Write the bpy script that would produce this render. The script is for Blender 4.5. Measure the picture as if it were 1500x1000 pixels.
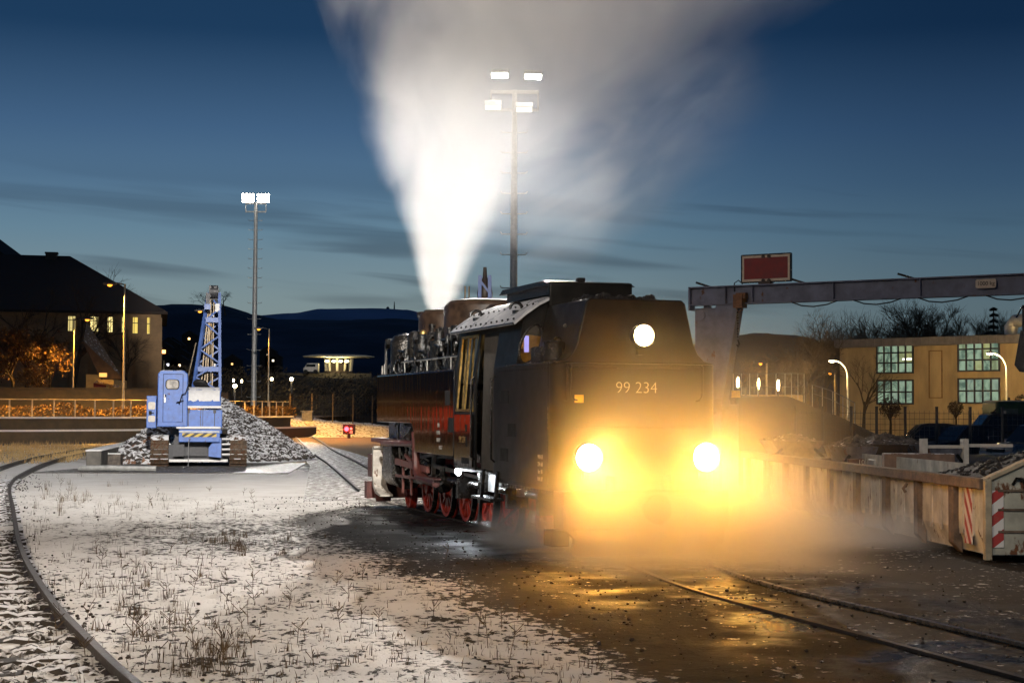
import bpy, math, random
from mathutils import Vector, Matrix, noise as mnoise
from math import sin, cos, pi, radians as R, sqrt, atan2
random.seed(7)
for o in list(bpy.data.objects): bpy.data.objects.remove(o)
S = bpy.context.scene
COL = S.collection
# ------------------------------------------------------------------ camera
CAM_H, PITCH, ROLL, FPX = 2.1, R(2.34), R(0.3), 2370.0
cd = bpy.data.cameras.new('camera'); cam = bpy.data.objects.new('camera', cd); COL.objects.link(cam)
cd.sensor_width = 36.0; cd.lens = 36.0*FPX/1500.0
cd.clip_start = 0.1; cd.clip_end = 40000
fw = Vector((0, cos(PITCH), sin(PITCH))); up0 = Vector((0, -sin(PITCH), cos(PITCH))); rt0 = Vector((1, 0, 0))
upv = up0*cos(ROLL) - rt0*sin(ROLL); rtv = rt0*cos(ROLL) + up0*sin(ROLL)
cam.matrix_world = Matrix(((rtv.x, upv.x, -fw.x, 0), (rtv.y, upv.y, -fw.y, 0), (rtv.z, upv.z, -fw.z, CAM_H), (0, 0, 0, 1)))
S.camera = cam
def at(px, py, Y):
    "world point at distance Y seen at that place of the 1500 x 1000 photograph"
    v = fw + rtv*((px-750)/FPX) - upv*((py-500)/FPX)
    return Vector((0, 0, CAM_H)) + v*(Y/v.y)
def gr(px, py, z=0.0):
    v = fw + rtv*((px-750)/FPX) - upv*((py-500)/FPX)
    return Vector((0, 0, CAM_H)) + v*((z-CAM_H)/v.z)
# ------------------------------------------------------------------ node helpers
class NT:
    def __init__(s, nt): s.nt = nt; s.nodes = nt.nodes; s.links = nt.links
    def n(s, typ, ins=None, **props):
        nd = s.nodes.new(typ)
        for k, v in props.items(): setattr(nd, k, v)
        for k, v in (ins or {}).items(): s.set(nd.inputs[k], v)
        return nd
    def set(s, sock, v):
        if hasattr(v, 'is_output'): s.links.new(v, sock)
        elif isinstance(v, bpy.types.Node): s.links.new(v.outputs[0], sock)
        elif isinstance(v, (tuple, list)) and len(v) == 3 and sock.type == 'RGBA': sock.default_value = (*v, 1)
        else: sock.default_value = v
    def m(s, op, a, b=0.0, c=0.0, clamp=False):
        nd = s.nodes.new('ShaderNodeMath'); nd.operation = op; nd.use_clamp = clamp
        for i, v in enumerate((a, b, c)): s.set(nd.inputs[i], v)
        return nd.outputs[0]
    def step(s, v, lo, hi, a=0.0, b=1.0):
        nd = s.nodes.new('ShaderNodeMapRange'); nd.interpolation_type = 'SMOOTHSTEP'
        for i, q in enumerate((v, lo, hi, a, b)): s.set(nd.inputs[i], q)
        return nd.outputs[0]
    def mix(s, f, a, b, blend='MIX'):
        nd = s.nodes.new('ShaderNodeMix'); nd.data_type = 'RGBA'; nd.blend_type = blend
        s.set(nd.inputs[0], f); s.set(nd.inputs[6], a); s.set(nd.inputs[7], b)
        return nd.outputs[2]
    def noise(s, vec, scale, detail=4.0, rough=0.55, dist=0.0):
        nd = s.nodes.new('ShaderNodeTexNoise')
        if vec is not None: s.set(nd.inputs['Vector'], vec)
        nd.inputs['Scale'].default_value = scale; nd.inputs['Detail'].default_value = detail
        nd.inputs['Roughness'].default_value = rough; nd.inputs['Distortion'].default_value = dist
        return nd.outputs['Fac']
    def ramp(s, f, stops):
        nd = s.nodes.new('ShaderNodeValToRGB'); e = nd.color_ramp.elements
        while len(e) < len(stops): e.new(0.5)
        for el, (p, c) in zip(e, stops): el.position = p; el.color = (*c, 1) if len(c) == 3 else c
        s.set(nd.inputs[0], f); return nd.outputs[0]
    def mapv(s, vec, scale=(1, 1, 1), loc=(0, 0, 0)):
        nd = s.nodes.new('ShaderNodeMapping'); s.set(nd.inputs[0], vec)
        nd.inputs['Scale'].default_value = scale; nd.inputs['Location'].default_value = loc
        return nd.outputs[0]
    def xyz(s, vec):
        nd = s.nodes.new('ShaderNodeSeparateXYZ'); s.set(nd.inputs[0], vec); return nd.outputs
# ------------------------------------------------------------------ world: blue hour sky
W = bpy.data.worlds.new('World'); S.world = W; W.use_nodes = True
w = NT(W.node_tree); w.nodes.clear()
tc = w.n('ShaderNodeTexCoord').outputs['Generated']
sx, sy, sz = w.xyz(tc)
SKY = [(0.0, (.225, .265, .255)), (.035, (.225, .275, .268)), (.066, (.200, .272, .290)), (.106, (.128, .226, .305)),
       (.135, (.083, .165, .265)), (.168, (.053, .118, .222)), (.225, (.0125, .045, .108)), (.40, (.006, .022, .060)), (1.0, (.004, .014, .042))]
base = w.ramp(sz, SKY)
base = w.mix(w.step(sx, -.08, .30), base, w.mix(1.0, base, (.47, .53, .59), 'MULTIPLY'))
tz = w.m('ADD', sz, w.m('MULTIPLY', sx, .085)); tv = w.n('ShaderNodeCombineXYZ', {0: sx, 1: sy, 2: tz}).outputs[0]
cl = w.noise(w.mapv(tv, (2.4, 2.0, 36.0), (.3, 0, .2)), 1.5, 3.5, .5, .4)
cl2 = w.noise(w.mapv(tv, (1.5, 1.0, 19.0), (1.4, 0, 3.1)), 1.9, 3.0, .5, .3)
tilt = w.m('SUBTRACT', 1.0, w.step(sz, .10, .155))
cm = w.m('MULTIPLY', w.m('MAXIMUM', w.step(cl, .52, .66), w.step(cl2, .53, .66)), tilt)
cm = w.m('MULTIPLY', cm, w.step(sx, .36, .12, .25, 1.0))
sky = w.mix(w.m('MULTIPLY', cm, .62), base, w.mix(1.0, base, (.36, .36, .40), 'MULTIPLY'))
lp = w.n('ShaderNodeBackground', {'Color': sky, 'Strength': 1.0})
w.links.new(lp.outputs[0], w.n('ShaderNodeOutputWorld').inputs[0])
# ------------------------------------------------------------------ render settings
S.view_settings.view_transform = 'Standard'; S.view_settings.look = 'None'
S.view_settings.exposure = 0.0; S.view_settings.gamma = 1.0; S.view_settings.use_curve_mapping = False
S.render.engine = 'CYCLES'
cy = S.cycles
cy.use_denoising = True; cy.denoiser = 'OPENIMAGEDENOISE'; cy.denoising_prefilter = 'ACCURATE'
cy.use_light_tree = True; cy.max_bounces = 5; cy.diffuse_bounces = 2; cy.glossy_bounces = 3
cy.transmission_bounces = 3; cy.volume_bounces = 1; cy.transparent_max_bounces = 8
cy.sample_clamp_indirect = 3.0; cy.sample_clamp_direct = 0.0
cy.volume_step_rate = 1.0; cy.volume_max_steps = 128; cy.caustics_reflective = False; cy.caustics_refractive = False
# ------------------------------------------------------------------ lamps with no picture of their own: inferred yard floodlights and added fill spots
def spot(name, loc, target, power, color, size=70, blend=.6, rad=.3, parent=None):
    l = bpy.data.lights.new(name, 'SPOT'); l.energy = power; l.color = color; l.spot_size = R(size); l.spot_blend = blend; l.shadow_soft_size = rad
    o = bpy.data.objects.new(name, l); COL.objects.link(o)
    o.location = loc; o.rotation_euler = (Vector(target)-Vector(loc)).to_track_quat('-Z', 'Y').to_euler()
    return o
def point(name, loc, power, color, rad=.15):
    l = bpy.data.lights.new(name, 'POINT'); l.energy = power; l.color = color; l.shadow_soft_size = rad
    o = bpy.data.objects.new(name, l); COL.objects.link(o); o.location = loc
    return o
WARMW = (1.0, .82, .62); COOLW = (1.0, .95, .88); SODIUM = (1.0, .48, .07); AMBER = (1.0, .375, .006)
# unseen floodlights behind the camera, standing apart, each aimed at what it lights
spot('yard_spot_digger', (2, -10, 20), (-10.0, 54, .5), 205000, COOLW, 25, .9)
spot('yard_spot_field', (-13, 0, 14), (-9.0, 23, 0), 17500, WARMW, 78, 1.0)
spot('fill_spot_near', (9, -6, 12), (-.6, 13.0, 0), 5600, WARMW, 52, 1.0)  # added fill for the near snow, keeps white light off the amber steam
spot('fill_spot_mast', (2, -10, 20), (-24.5, 160, 11), 420000, COOLW, 9.5, .5)  # added narrow beam that brightens the pole of the far mast
spot('yard_spot_pit', (-4, -6, 15), (9.2, 27.5, .6), 11000, COOLW, 18, .9)
# ------------------------------------------------------------------ mesh builder
class MB:
    def __init__(s): s.V = []; s.F = []
    def add(s, vs, fs):
        b = len(s.V); s.V += [tuple(v) for v in vs]; s.F += [tuple(b+i for i in f) for f in fs]; return s
    def b(s, x0, x1, y0, y1, z0, z1):
        return s.add([(x0,y0,z0),(x1,y0,z0),(x1,y1,z0),(x0,y1,z0),(x0,y0,z1),(x1,y0,z1),(x1,y1,z1),(x0,y1,z1)],
                     [(3,2,1,0),(4,5,6,7),(0,1,5,4),(1,2,6,5),(2,3,7,6),(3,0,4,7)])
    def cb(s, c, d): return s.b(c[0]-d[0]/2, c[0]+d[0]/2, c[1]-d[1]/2, c[1]+d[1]/2, c[2]-d[2]/2, c[2]+d[2]/2)
    def rb(s, c, d, rot):
        h = [x/2 for x in d]; m = rot if isinstance(rot, Matrix) else Matrix.Rotation(rot, 3, 'Z'); c = Vector(c)
        vs = [c + m @ Vector((i*h[0], j*h[1], k*h[2])) for k in (-1, 1) for i, j in ((-1,-1),(1,-1),(1,1),(-1,1))]
        return s.add(vs, [(3,2,1,0),(4,5,6,7),(0,1,5,4),(1,2,6,5),(2,3,7,6),(3,0,4,7)])
    def bar(s, p, q, wd, ht=None, up=(0, 0, 1)):
        p = Vector(p); q = Vector(q); d = q-p; l = d.length
        if l < 1e-6: return s
        y = d/l; u = Vector(up)
        if abs(y.dot(u)) > .98: u = Vector((1, 0, 0))
        x = y.cross(u).normalized(); z = x.cross(y)
        return s.rb((p+q)/2, (wd, l, ht or wd), Matrix((x, y, z)).transposed())
    def cyl(s, p, q, r0, r1=None, n=12, cap=True):
        p = Vector(p); q = Vector(q); r1 = r0 if r1 is None else r1
        a = (q-p).normalized(); u = Vector((0, 0, 1)) if abs(a.z) < .9 else Vector((1, 0, 0))
        x = a.cross(u).normalized(); y = a.cross(x)
        vs = []
        for c, r in ((p, r0), (q, r1)): vs += [c + x*(r*cos(2*pi*i/n)) + y*(r*sin(2*pi*i/n)) for i in range(n)]
        fs = [(i, n+i, n+(i+1) % n, (i+1) % n) for i in range(n)]
        if cap: fs += [tuple(range(n)), tuple(range(2*n-1, n-1, -1))]
        return s.add(vs, fs)
    def tube(s, pts, r, n=6, cap=True):
        pts = [Vector(p) for p in pts]; rs = r if isinstance(r, (list, tuple)) else [r]*len(pts)
        vs = []; px = None
        for i, p in enumerate(pts):
            t = (pts[min(i+1, len(pts)-1)] - pts[max(i-1, 0)]).normalized()
            if px is None:
                u = Vector((0, 0, 1)) if abs(t.z) < .9 else Vector((1, 0, 0)); x = t.cross(u).normalized()
            else:
                x = (px - t*px.dot(t)); x = x.normalized() if x.length > 1e-6 else t.orthogonal().normalized()
            px = x; y = t.cross(x)
            vs += [p + x*(rs[i]*cos(2*pi*k/n)) + y*(rs[i]*sin(2*pi*k/n)) for k in range(n)]
        fs = [(j*n+k, j*n+(k+1) % n, (j+1)*n+(k+1) % n, (j+1)*n+k) for j in range(len(pts)-1) for k in range(n)]
        if cap and n > 2: fs += [tuple(range(n-1, -1, -1)), tuple(range((len(pts)-1)*n, len(pts)*n))]
        return s.add(vs, fs)
    def lathe(s, prof, o, axis=(0, 0, 1), n=24, cap=True):
        o = Vector(o); a = Vector(axis).normalized(); u = Vector((1, 0, 0)) if abs(a.x) < .9 else Vector((0, 1, 0))
        x = a.cross(u).normalized(); y = a.cross(x); vs = []
        for r, h in prof: vs += [o + a*h + x*(r*cos(2*pi*i/n)) + y*(r*sin(2*pi*i/n)) for i in range(n)]
        fs = [(j*n+i, j*n+(i+1) % n, (j+1)*n+(i+1) % n, (j+1)*n+i) for j in range(len(prof)-1) for i in range(n)]
        if cap and prof[0][0] > 1e-4: fs.append(tuple(range(n-1, -1, -1)))
        if cap and prof[-1][0] > 1e-4: fs.append(tuple(range((len(prof)-1)*n, len(prof)*n)))
        return s.add(vs, fs)
    def prism(s, poly, axis, a0, a1):
        "poly in the two other axes in order (x: y,z) (y: x,z) (z: x,y)"
        f = {'x': lambda p, a: (a, p[0], p[1]), 'y': lambda p, a: (p[0], a, p[1]), 'z': lambda p, a: (p[0], p[1], a)}[axis]
        n = len(poly); vs = [f(p, a0) for p in poly] + [f(p, a1) for p in poly]
        return s.add(vs, [tuple(range(n-1, -1, -1)), tuple(range(n, 2*n))] + [(i, (i+1) % n, n+(i+1) % n, n+i) for i in range(n)])
    def stone(s, c, r, rnd=random):
        t = (1+5**.5)/2; q = [(-1,t,0),(1,t,0),(-1,-t,0),(1,-t,0),(0,-1,t),(0,1,t),(0,-1,-t),(0,1,-t),(t,0,-1),(t,0,1),(-t,0,-1),(-t,0,1)]
        a = rnd.uniform(0, 6.28); ca, sa = cos(a), sin(a); vs = []
        for v in q:
            k = r*rnd.uniform(.38, .62); x, y, z = v[0]*k, v[1]*k, v[2]*k*.75
            vs.append((c[0]+x*ca-y*sa, c[1]+x*sa+y*ca, c[2]+z))
        return s.add(vs, [(0,11,5),(0,5,1),(0,1,7),(0,7,10),(0,10,11),(1,5,9),(5,11,4),(11,10,2),(10,7,6),(7,1,8),(3,9,4),(3,4,2),(3,2,6),(3,6,8),(3,8,9),(4,9,5),(2,4,11),(6,2,10),(8,6,7),(9,8,1)])
    def mesh(s, name, m, smooth=True, ang=.7):
        me = bpy.data.meshes.new(name); me.from_pydata(s.V, [], s.F)
        if m is not None: me.materials.append(m)
        if smooth:
            me.polygons.foreach_set('use_smooth', [True]*len(me.polygons))
            me.set_sharp_from_angle(angle=ang)
        me.update(); return me
    def o(s, name, m, parent=None, smooth=True, bevel=0, fix=True):
        me = s.mesh(name, m, smooth)
        if fix:
            import bmesh
            bm = bmesh.new(); bm.from_mesh(me); bmesh.ops.recalc_face_normals(bm, faces=bm.faces); bm.to_mesh(me); bm.free()
            if smooth: me.set_sharp_from_angle(angle=.7)
        ob = bpy.data.objects.new(name, me); COL.objects.link(ob)
        if parent: ob.parent = parent
        if bevel:
            md = ob.modifiers.new('bevel', 'BEVEL'); md.width = bevel; md.segments = 2; md.limit_method = 'ANGLE'; md.angle_limit = R(40)
        return ob
def tag(o, label=None, cat=None, group=None, kind=None):
    if label: o['label'] = label
    if cat: o['category'] = cat
    if group: o['group'] = group
    if kind: o['kind'] = kind
    return o
def thing(name, label, cat, loc=(0, 0, 0), rz=0, group=None):
    o = bpy.data.objects.new(name, None); COL.objects.link(o); o.location = loc; o.rotation_euler = (0, 0, rz)
    return tag(o, label, cat, group)
def kids(o): return [c for c in bpy.data.objects if c.parent == o]
def dup(o, loc=None, rz=None, label=None, scale=None, parent=None):
    c = o.copy(); COL.objects.link(c)
    if parent: c.parent = parent
    if loc is not None: c.location = loc
    if rz is not None: c.rotation_euler = (0, 0, rz)
    if scale is not None: c.scale = (scale,)*3
    if label: c['label'] = label
    for k in kids(o): dup(k, parent=c)
    return c
def text(name, body, size, m, loc, rot, parent=None, depth=.004, align='CENTER', sx=1.0, off=0.0):
    cu = bpy.data.curves.new(name, 'FONT'); cu.body = body; cu.size = size; cu.extrude = depth; cu.offset = off; cu.align_x = align; cu.align_y = 'CENTER'
    t = bpy.data.objects.new('tmp', cu); COL.objects.link(t)
    bpy.context.view_layer.update()
    me = bpy.data.meshes.new_from_object(t.evaluated_get(bpy.context.evaluated_depsgraph_get()))
    bpy.data.objects.remove(t); me.materials.clear(); me.materials.append(m)
    o = bpy.data.objects.new(name, me); COL.objects.link(o); o.location = loc; o.rotation_euler = rot; o.scale = (sx, 1, 1)
    if parent: o.parent = parent
    return o
# ------------------------------------------------------------------ materials
def pm(name, col, rough=.6, metal=0.0, var=.3, sc=6.0, bump=0.0, bsc=30.0, snow=0.0, rust=0.0, rustcol=(.11, .045, .02), coat=0.0, spec=.5, stretch=(1, 1, 1), rvar=.15, snowcol=(.78, .78, .80)):
    m = bpy.data.materials.new(name); m.use_nodes = True
    t = NT(m.node_tree); bs = t.nodes['Principled BSDF']
    oc = t.mapv(t.n('ShaderNodeTexCoord').outputs['Object'], stretch)
    n1 = t.noise(oc, sc, 5, .6)
    k = t.step(n1, .3, .72, 1-var, 1+var)
    c = t.mix(1.0, col, t.n('ShaderNodeCombineColor', {0: k, 1: k, 2: k}).outputs[0], 'MULTIPLY')
    rg = t.step(n1, .3, .7, rough-rvar*rough, rough+rvar*rough)
    if rust:
        rn = t.noise(t.mapv(oc, (1, 1, .6)), sc*1.7, 7, .65)
        f = t.step(rn, .66-rust*.3, .72-rust*.28)
        c = t.mix(f, c, rustcol); rg = t.m('ADD', rg, t.m('MULTIPLY', f, .3), clamp=True)
    if snow:
        nz = t.xyz(t.n('ShaderNodeNewGeometry').outputs['Normal'])[2]
        sn = t.noise(oc, 5.0, 5, .6)
        f = t.m('MULTIPLY', t.step(nz, .45, .75), t.step(sn, .62-snow*.35, .70-snow*.35))
        c = t.mix(f, c, snowcol); rg = t.m('MAXIMUM', rg, t.m('MULTIPLY', f, .7))
        bs.inputs['Metallic'].default_value = 0
        t.set(bs.inputs['Metallic'], t.m('MULTIPLY', t.m('SUBTRACT', 1.0, f), metal))
    else: bs.inputs['Metallic'].default_value = metal
    t.set(bs.inputs['Base Color'], c); t.set(bs.inputs['Roughness'], rg)
    bs.inputs['Specular IOR Level'].default_value = spec; bs.inputs['Coat Weight'].default_value = coat
    if bump:
        bn = t.n('ShaderNodeBump', {'Height': t.noise(oc, bsc, 4, .6), 'Strength': bump, 'Distance': .02})
        t.set(bs.inputs['Normal'], bn.outputs[0])
    return m
def em(name, col, strength):
    m = bpy.data.materials.new(name); m.use_nodes = True; t = NT(m.node_tree); t.nodes.clear()
    e = t.n('ShaderNodeEmission', {'Color': (*col, 1), 'Strength': strength})
    t.links.new(e.outputs[0], t.n('ShaderNodeOutputMaterial').inputs[0]); return m
M = dict(
    black=pm('black_paint', (.0085, .0075, .0062), .42, 0, .4, 4, .08, 50, rvar=.12, spec=.22),
    dblack=pm('sooty_black', (.006, .0052, .0045), .24, 0, .5, 9, .6, 30),
    iron=pm('greasy_iron', (.020, .017, .014), .25, .5, .5, 12, .5, 40),
    steel=pm('bright_steel', (.42, .40, .37), .32, .9, .3, 14, .15, 60),
    rail=pm('rail_steel', (.055, .040, .028), .5, .3, .4, 14, .2, 40),
    red=pm('frame_red', (.34, .030, .016), .4, 0, .45, 9, .15, 50),
    dullred=pm('dull_red', (.085, .024, .018), .5, 0, .4, 9, .2, 40),
    brown=pm('sooty_brown', (.030, .016, .008), .45, .1, .5, 6, .2, 40, rust=.15, rustcol=(.06, .022, .008)),
    brass=pm('brass', (.55, .36, .12), .35, .9, .3, 10),
    rubber=pm('rubber', (.012, .012, .012), .8),
    blue=pm('blue_paint', (.078, .168, .50), .42, 0, .16, 5, .06, 50, rust=.10, snow=.55),
    bluep=pm('blue_lattice', (.075, .14, .38), .42, 0, .2, 5, 0, snow=.35),
    snow=pm('snow_lying', (.80, .79, .78), .75, 0, .06, 9, .6, 14),
    track=pm('track_plate', (.10, .07, .045), .7, .3, .5, 9, .4, 30, rust=.5, snow=.55),
    concrete=pm('concrete', (.25, .235, .21), .85, 0, .3, 3, .35, 24, snow=.35),
    conc2=pm('platform_concrete', (.075, .062, .042), .85, 0, .3, 2, .3, 20, snow=1.3),
    wood=pm('old_timber', (.12, .085, .055), .8, 0, .4, 6, .4, 30, snow=.6, stretch=(1, 1, 6)),
    galv=pm('galvanised_steel', (.40, .40, .39), .5, .35, .2, 6, .1, 40),
    dgrey=pm('dark_grey_metal', (.05, .05, .055), .5, .3, .3, 6, .1, 40),
    gantry=pm('gantry_paint', (.12, .125, .18), .5, 0, .28, 2.5, .1, 30, rust=.12),
    tan=pm('tan_facade', (.40, .30, .17), .85, 0, .22, 1.1, .2, 12, stretch=(1, 1, .3)),
    ochre=pm('old_plaster', (.30, .19, .10), .9, 0, .25, .7, .2, 10),
    rooft=pm('roof_tiles', (.040, .026, .020), .85, 0, .4, 2, .4, 8),
    roofs=pm('roof_snowy', (.13, .08, .045), .85, 0, .4, 2, .4, 8, snow=.1),
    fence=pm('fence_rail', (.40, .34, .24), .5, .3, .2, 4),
    coal=pm('coal', (.009, .0085, .008), .62, 0, .6, 14, .8, 40),
    rubble=pm('rubble', (.12, .10, .085), .85, 0, .5, 7, .6, 20, snow=.15),
    stone=pm('snowy_stone', (.055, .045, .038), .85, 0, .5, 7, .5, 20, snow=.95),
    clod=pm('dark_clod', (.030, .022, .016), .7, 0, .5, 9, .5, 20, snow=.12),
    bark=pm('bark', (.055, .038, .024), .9, 0, .4, 5, .4, 14),
    twig=pm('twigs', (.075, .05, .03), .9, 0, .4, 3),
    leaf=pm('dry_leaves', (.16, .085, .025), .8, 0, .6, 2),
    leafg=pm('dark_needles', (.014, .020, .012), .85, 0, .6, 1),
    dgrass=pm('dead_grass', (.10, .066, .034), .9, 0, .5, 1.2),
    dgrass2=pm('dead_grass_pale', (.34, .23, .10), .9, 0, .4, .4),
    green=pm('green_paint', (.025, .055, .018), .45, 0, .3, 3),
    cardark=pm('car_paint_dark', (.007, .007, .007), .5, 0, .3, 2, coat=.1),
    carblue=pm('car_paint_blue', (.006, .007, .012), .5, 0, .3, 2, coat=.1),
    carsilver=pm('car_paint_silver', (.20, .20, .21), .3, .5, .2, 2, coat=.6),
    glassd=pm('dark_glass', (.012, .014, .016), .08, 0, .1, 3, spec=.7),
    white=pm('white_paint', (.62, .57, .50), .55, 0, .12, 8),
    signred=pm('sign_red', (.17, .007, .004), .5, 0, .2, 6),
    signw=pm('sign_white', (.55, .44, .34), .55, 0, .15, 8),
    yellow=pm('yellow_paint', (.62, .40, .03), .5, 0, .2, 8),
    creamcont=pm('cream_skip_paint', (.44, .42, .36), .62, 0, .35, 3.2, .35, 18, rust=.24, rustcol=(.13, .075, .045), stretch=(1, 1, .7)),
    rustrim=pm('rusty_rim', (.12, .085, .06), .8, .2, .5, 6, .5, 26),
    text=pm('lettering', (.42, .40, .36), .5, 0, .1, 5),
    e_head=em('headlamp_glow', (1.0, .72, .30), 220),
    e_work=em('work_lamp_glow', (.90, .96, 1.0), 160),
    e_flood=em('floodlight_glow', (1.0, .93, .82), 120),
    e_dim=em('floodlight_dim', (1.0, .93, .82), 2.5),
    e_sod=em('sodium_glow', (1.0, .36, .035), 3.0),
    e_win=em('lit_window', (1.0, .78, .26), 1.0),
    e_red=em('red_signal', (1.0, .02, .03), 22),
    e_pale=em('pale_lamp', (1.0, .76, .38), 26),
    e_whitel=em('white_lamp', (.85, .90, 1.0), 14),
)
# ------------------------------------------------------------------ steam locomotive, seen from its bunker end
TH = R(17.1); LO = Vector((1.77, 22.96, 0))
def lw(x, y, z): return LO + Vector((cos(TH)*x - sin(TH)*y, sin(TH)*x + cos(TH)*y, z))
def build_loco():
    T = thing('steam_locomotive', 'black tank steam locomotive steaming on the track, its rear reading 99 234', 'locomotive', LO, TH)
    # glossy tank sheet with the slightly wavy reflection of rolled steel
    m = bpy.data.materials.new('tank_paint'); m.use_nodes = True; t = NT(m.node_tree); bs = t.nodes['Principled BSDF']
    oc = t.n('ShaderNodeTexCoord').outputs['Object']
    wv = t.noise(t.mapv(oc, (1, 5.0, .35)), 1.3, 2, .4)
    n1 = t.noise(oc, 7, 5, .6)
    t.set(bs.inputs['Base Color'], t.mix(n1, (.006, .005, .0045), (.012, .0095, .0075)))
    t.set(bs.inputs['Roughness'], t.step(t.noise(t.mapv(oc, (1, 3, .6)), 4, 5, .6), .3, .75, .04, .14))
    bs.inputs['Specular IOR Level'].default_value = .75; bs.inputs['Coat Weight'].default_value = .5; bs.inputs['Coat Roughness'].default_value = .05
    bp = t.n('ShaderNodeBump', {'Height': wv, 'Strength': .08, 'Distance': .05}); t.set(bs.inputs['Normal'], bp.outputs[0])
    bp2 = t.n('ShaderNodeBump', {'Height': wv, 'Strength': .08, 'Distance': .05}); t.set(bs.inputs['Coat Normal'], bp2.outputs[0])
    TANK = m; K = M['black']; D = M['dblack']
    # --- boiler, smokebox, chimney, domes
    b = MB(); b.lathe([(.78, 5.2), (.78, 10.4), (.84, 10.42), (.84, 12.2), (.80, 12.32), (.3, 12.42), (.001, 12.45)], (0, 0, 2.78), (0, 1, 0), 36)
    for y in (6.2, 7.3, 8.4, 9.5): b.lathe([(.80, y-.03), (.80, y+.03)], (0, 0, 2.78), (0, 1, 0), 36)
    boiler = b.o('boiler', D, T)
    b = MB(); b.lathe([(.44, 3.5), (.36, 3.62), (.35, 3.95), (.42, 3.97), (.42, 4.08), (.33, 4.08), (.33, 3.7)], (0, 11.35, 0), n=28)
    b.o('chimney', M['brown'], T)
    for y, r, z, rz in ((10.05, .70, 4.03, .12), (7.65, .80, 4.07, .1)):
        b = MB(); b.lathe([(r+.08, 3.3), (r, 3.5), (r, z-rz), (r-.05, z-.04), (r-rz, z), (.001, z+.02)], (0, y, 0), n=32)
        d = b.o('dome', M['brown'], T)
        c = MB(); c.lathe([(r-.10, z+.012), (r-.3, z+.04), (.001, z+.05)], (0, y, 0), n=28); c.o('snow_cap', M['snow'], d)
    b = MB(); b.lathe([(.34, 3.4), (.34, 3.95), (.28, 4.01), (.001, 4.02)], (0, 8.85, 0), n=20); b.o('valve_dome', M['brown'], T)
    b = MB(); b.lathe([(.4, 3.4), (.4, 3.88), (.34, 3.95), (.001, 3.96)], (.05, 6.45, 0), n=20); b.o('sand_box', M['brown'], T)
    # --- plumbing and pumps on the left of the boiler
    rnd = random.Random(5)
    b = MB()
    for i in range(42):
        y0 = rnd.uniform(5.5, 10.4); ln = rnd.uniform(.8, 2.4); a = rnd.uniform(.15, 1.25); r0 = .86
        x0, z0 = -r0*cos(a), 2.78 + r0*sin(a); a2 = max(.05, a-rnd.uniform(.1, .7))
        x1, z1 = -r0*cos(a2), 2.78 + r0*sin(a2)
        b.tube([(x0, y0, z0), (x0-.06, y0+.1, z0+.04), (x0-.06, y0+ln*.5, z0+.03), (x1-.05, y0+ln*.6, z1), (x1-.05, y0+ln, z1-.05), (x1-.04, y0+ln+.08, z1-.35)], rnd.choice((.014, .02, .03, .045)), 5)
        if i % 3 == 0: b.lathe([(.05, -.06), (.09, -.04), (.09, .05), (.04, .07), (.04, .16), (.07, .17), (.07, .2)], (x0-.12, y0+ln*.5, z0+.02), n=10)
    b.o('pipework', M['iron'], T)
    for y, z in ((6.3, 3.25), (7.5, 3.2), (8.8, 3.2)):
        b = MB(); b.cyl((-.95, y, z-.35), (-.95, y, z+.12), .17, n=16); b.cyl((-.95, y, z+.12), (-.95, y, z+.3), .09, n=12); b.cyl((-.95, y-.25, z-.12), (-.95, y+.25, z-.12), .06)
        b.cyl((-.95, y, z-.5), (-.95, y, z-.35), .2, n=16)
        b.o('feed_pump', D, T)
    b = MB(); b.cyl((-.72, 5.75, 3.28), (-.72, 7.1, 3.28), .26, n=18); b.lathe([(.26, 0), (.18, .1), (.001, .14)], (-.72, 7.1, 3.28), (0, 1, 0), 18); b.o('turbo_generator', K, T)
    b = MB()
    b.lathe([(.30, -.35), (.30, .3), (.22, .42), (.001, .48)], (-.86, 10.6, 3.12), n=18); b.lathe([(.16, 0), (.16, .5), (.11, .58), (.001, .6)], (-.9, 9.55, 3.0), n=14)
    b.cyl((-.86, 10.1, 2.8), (-.86, 11.2, 2.8), .1); b.o('air_pump', M['iron'], T)
    b = MB(); b.cyl((-.86, 9.1, 3.2), (-.86, 9.1, 3.5), .05); b.lathe([(.07, 3.5), (.07, 3.56), (.02, 3.6)], (-.86, 9.1, 0), n=10); b.o('whistle', M['brass'], T)
    b = MB()
    b.tube([(-1.1, 11.3, 2.0), (-1.1, 11.3, 3.4), (-1.08, 11.2, 3.48), (-.8, 10.9, 3.50)], .028); b.tube([(-1.14, 11.42, 2.74), (-1.14, 11.42, 2.95)], .03)
    for y in (11.2, 9.4, 7.6, 5.9): b.cyl((-1.15, y, 2.7), (-1.15, y, 2.98), .016)
    b.tube([(-1.15, 9.4, 2.98), (-1.15, 7.6, 2.98), (-1.15, 5.9, 2.98), (-1.15, 5.4, 2.98)], .016)
    b.o('handrail', M['steel'], T)
    b = MB(); rn = random.Random(77)
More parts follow.
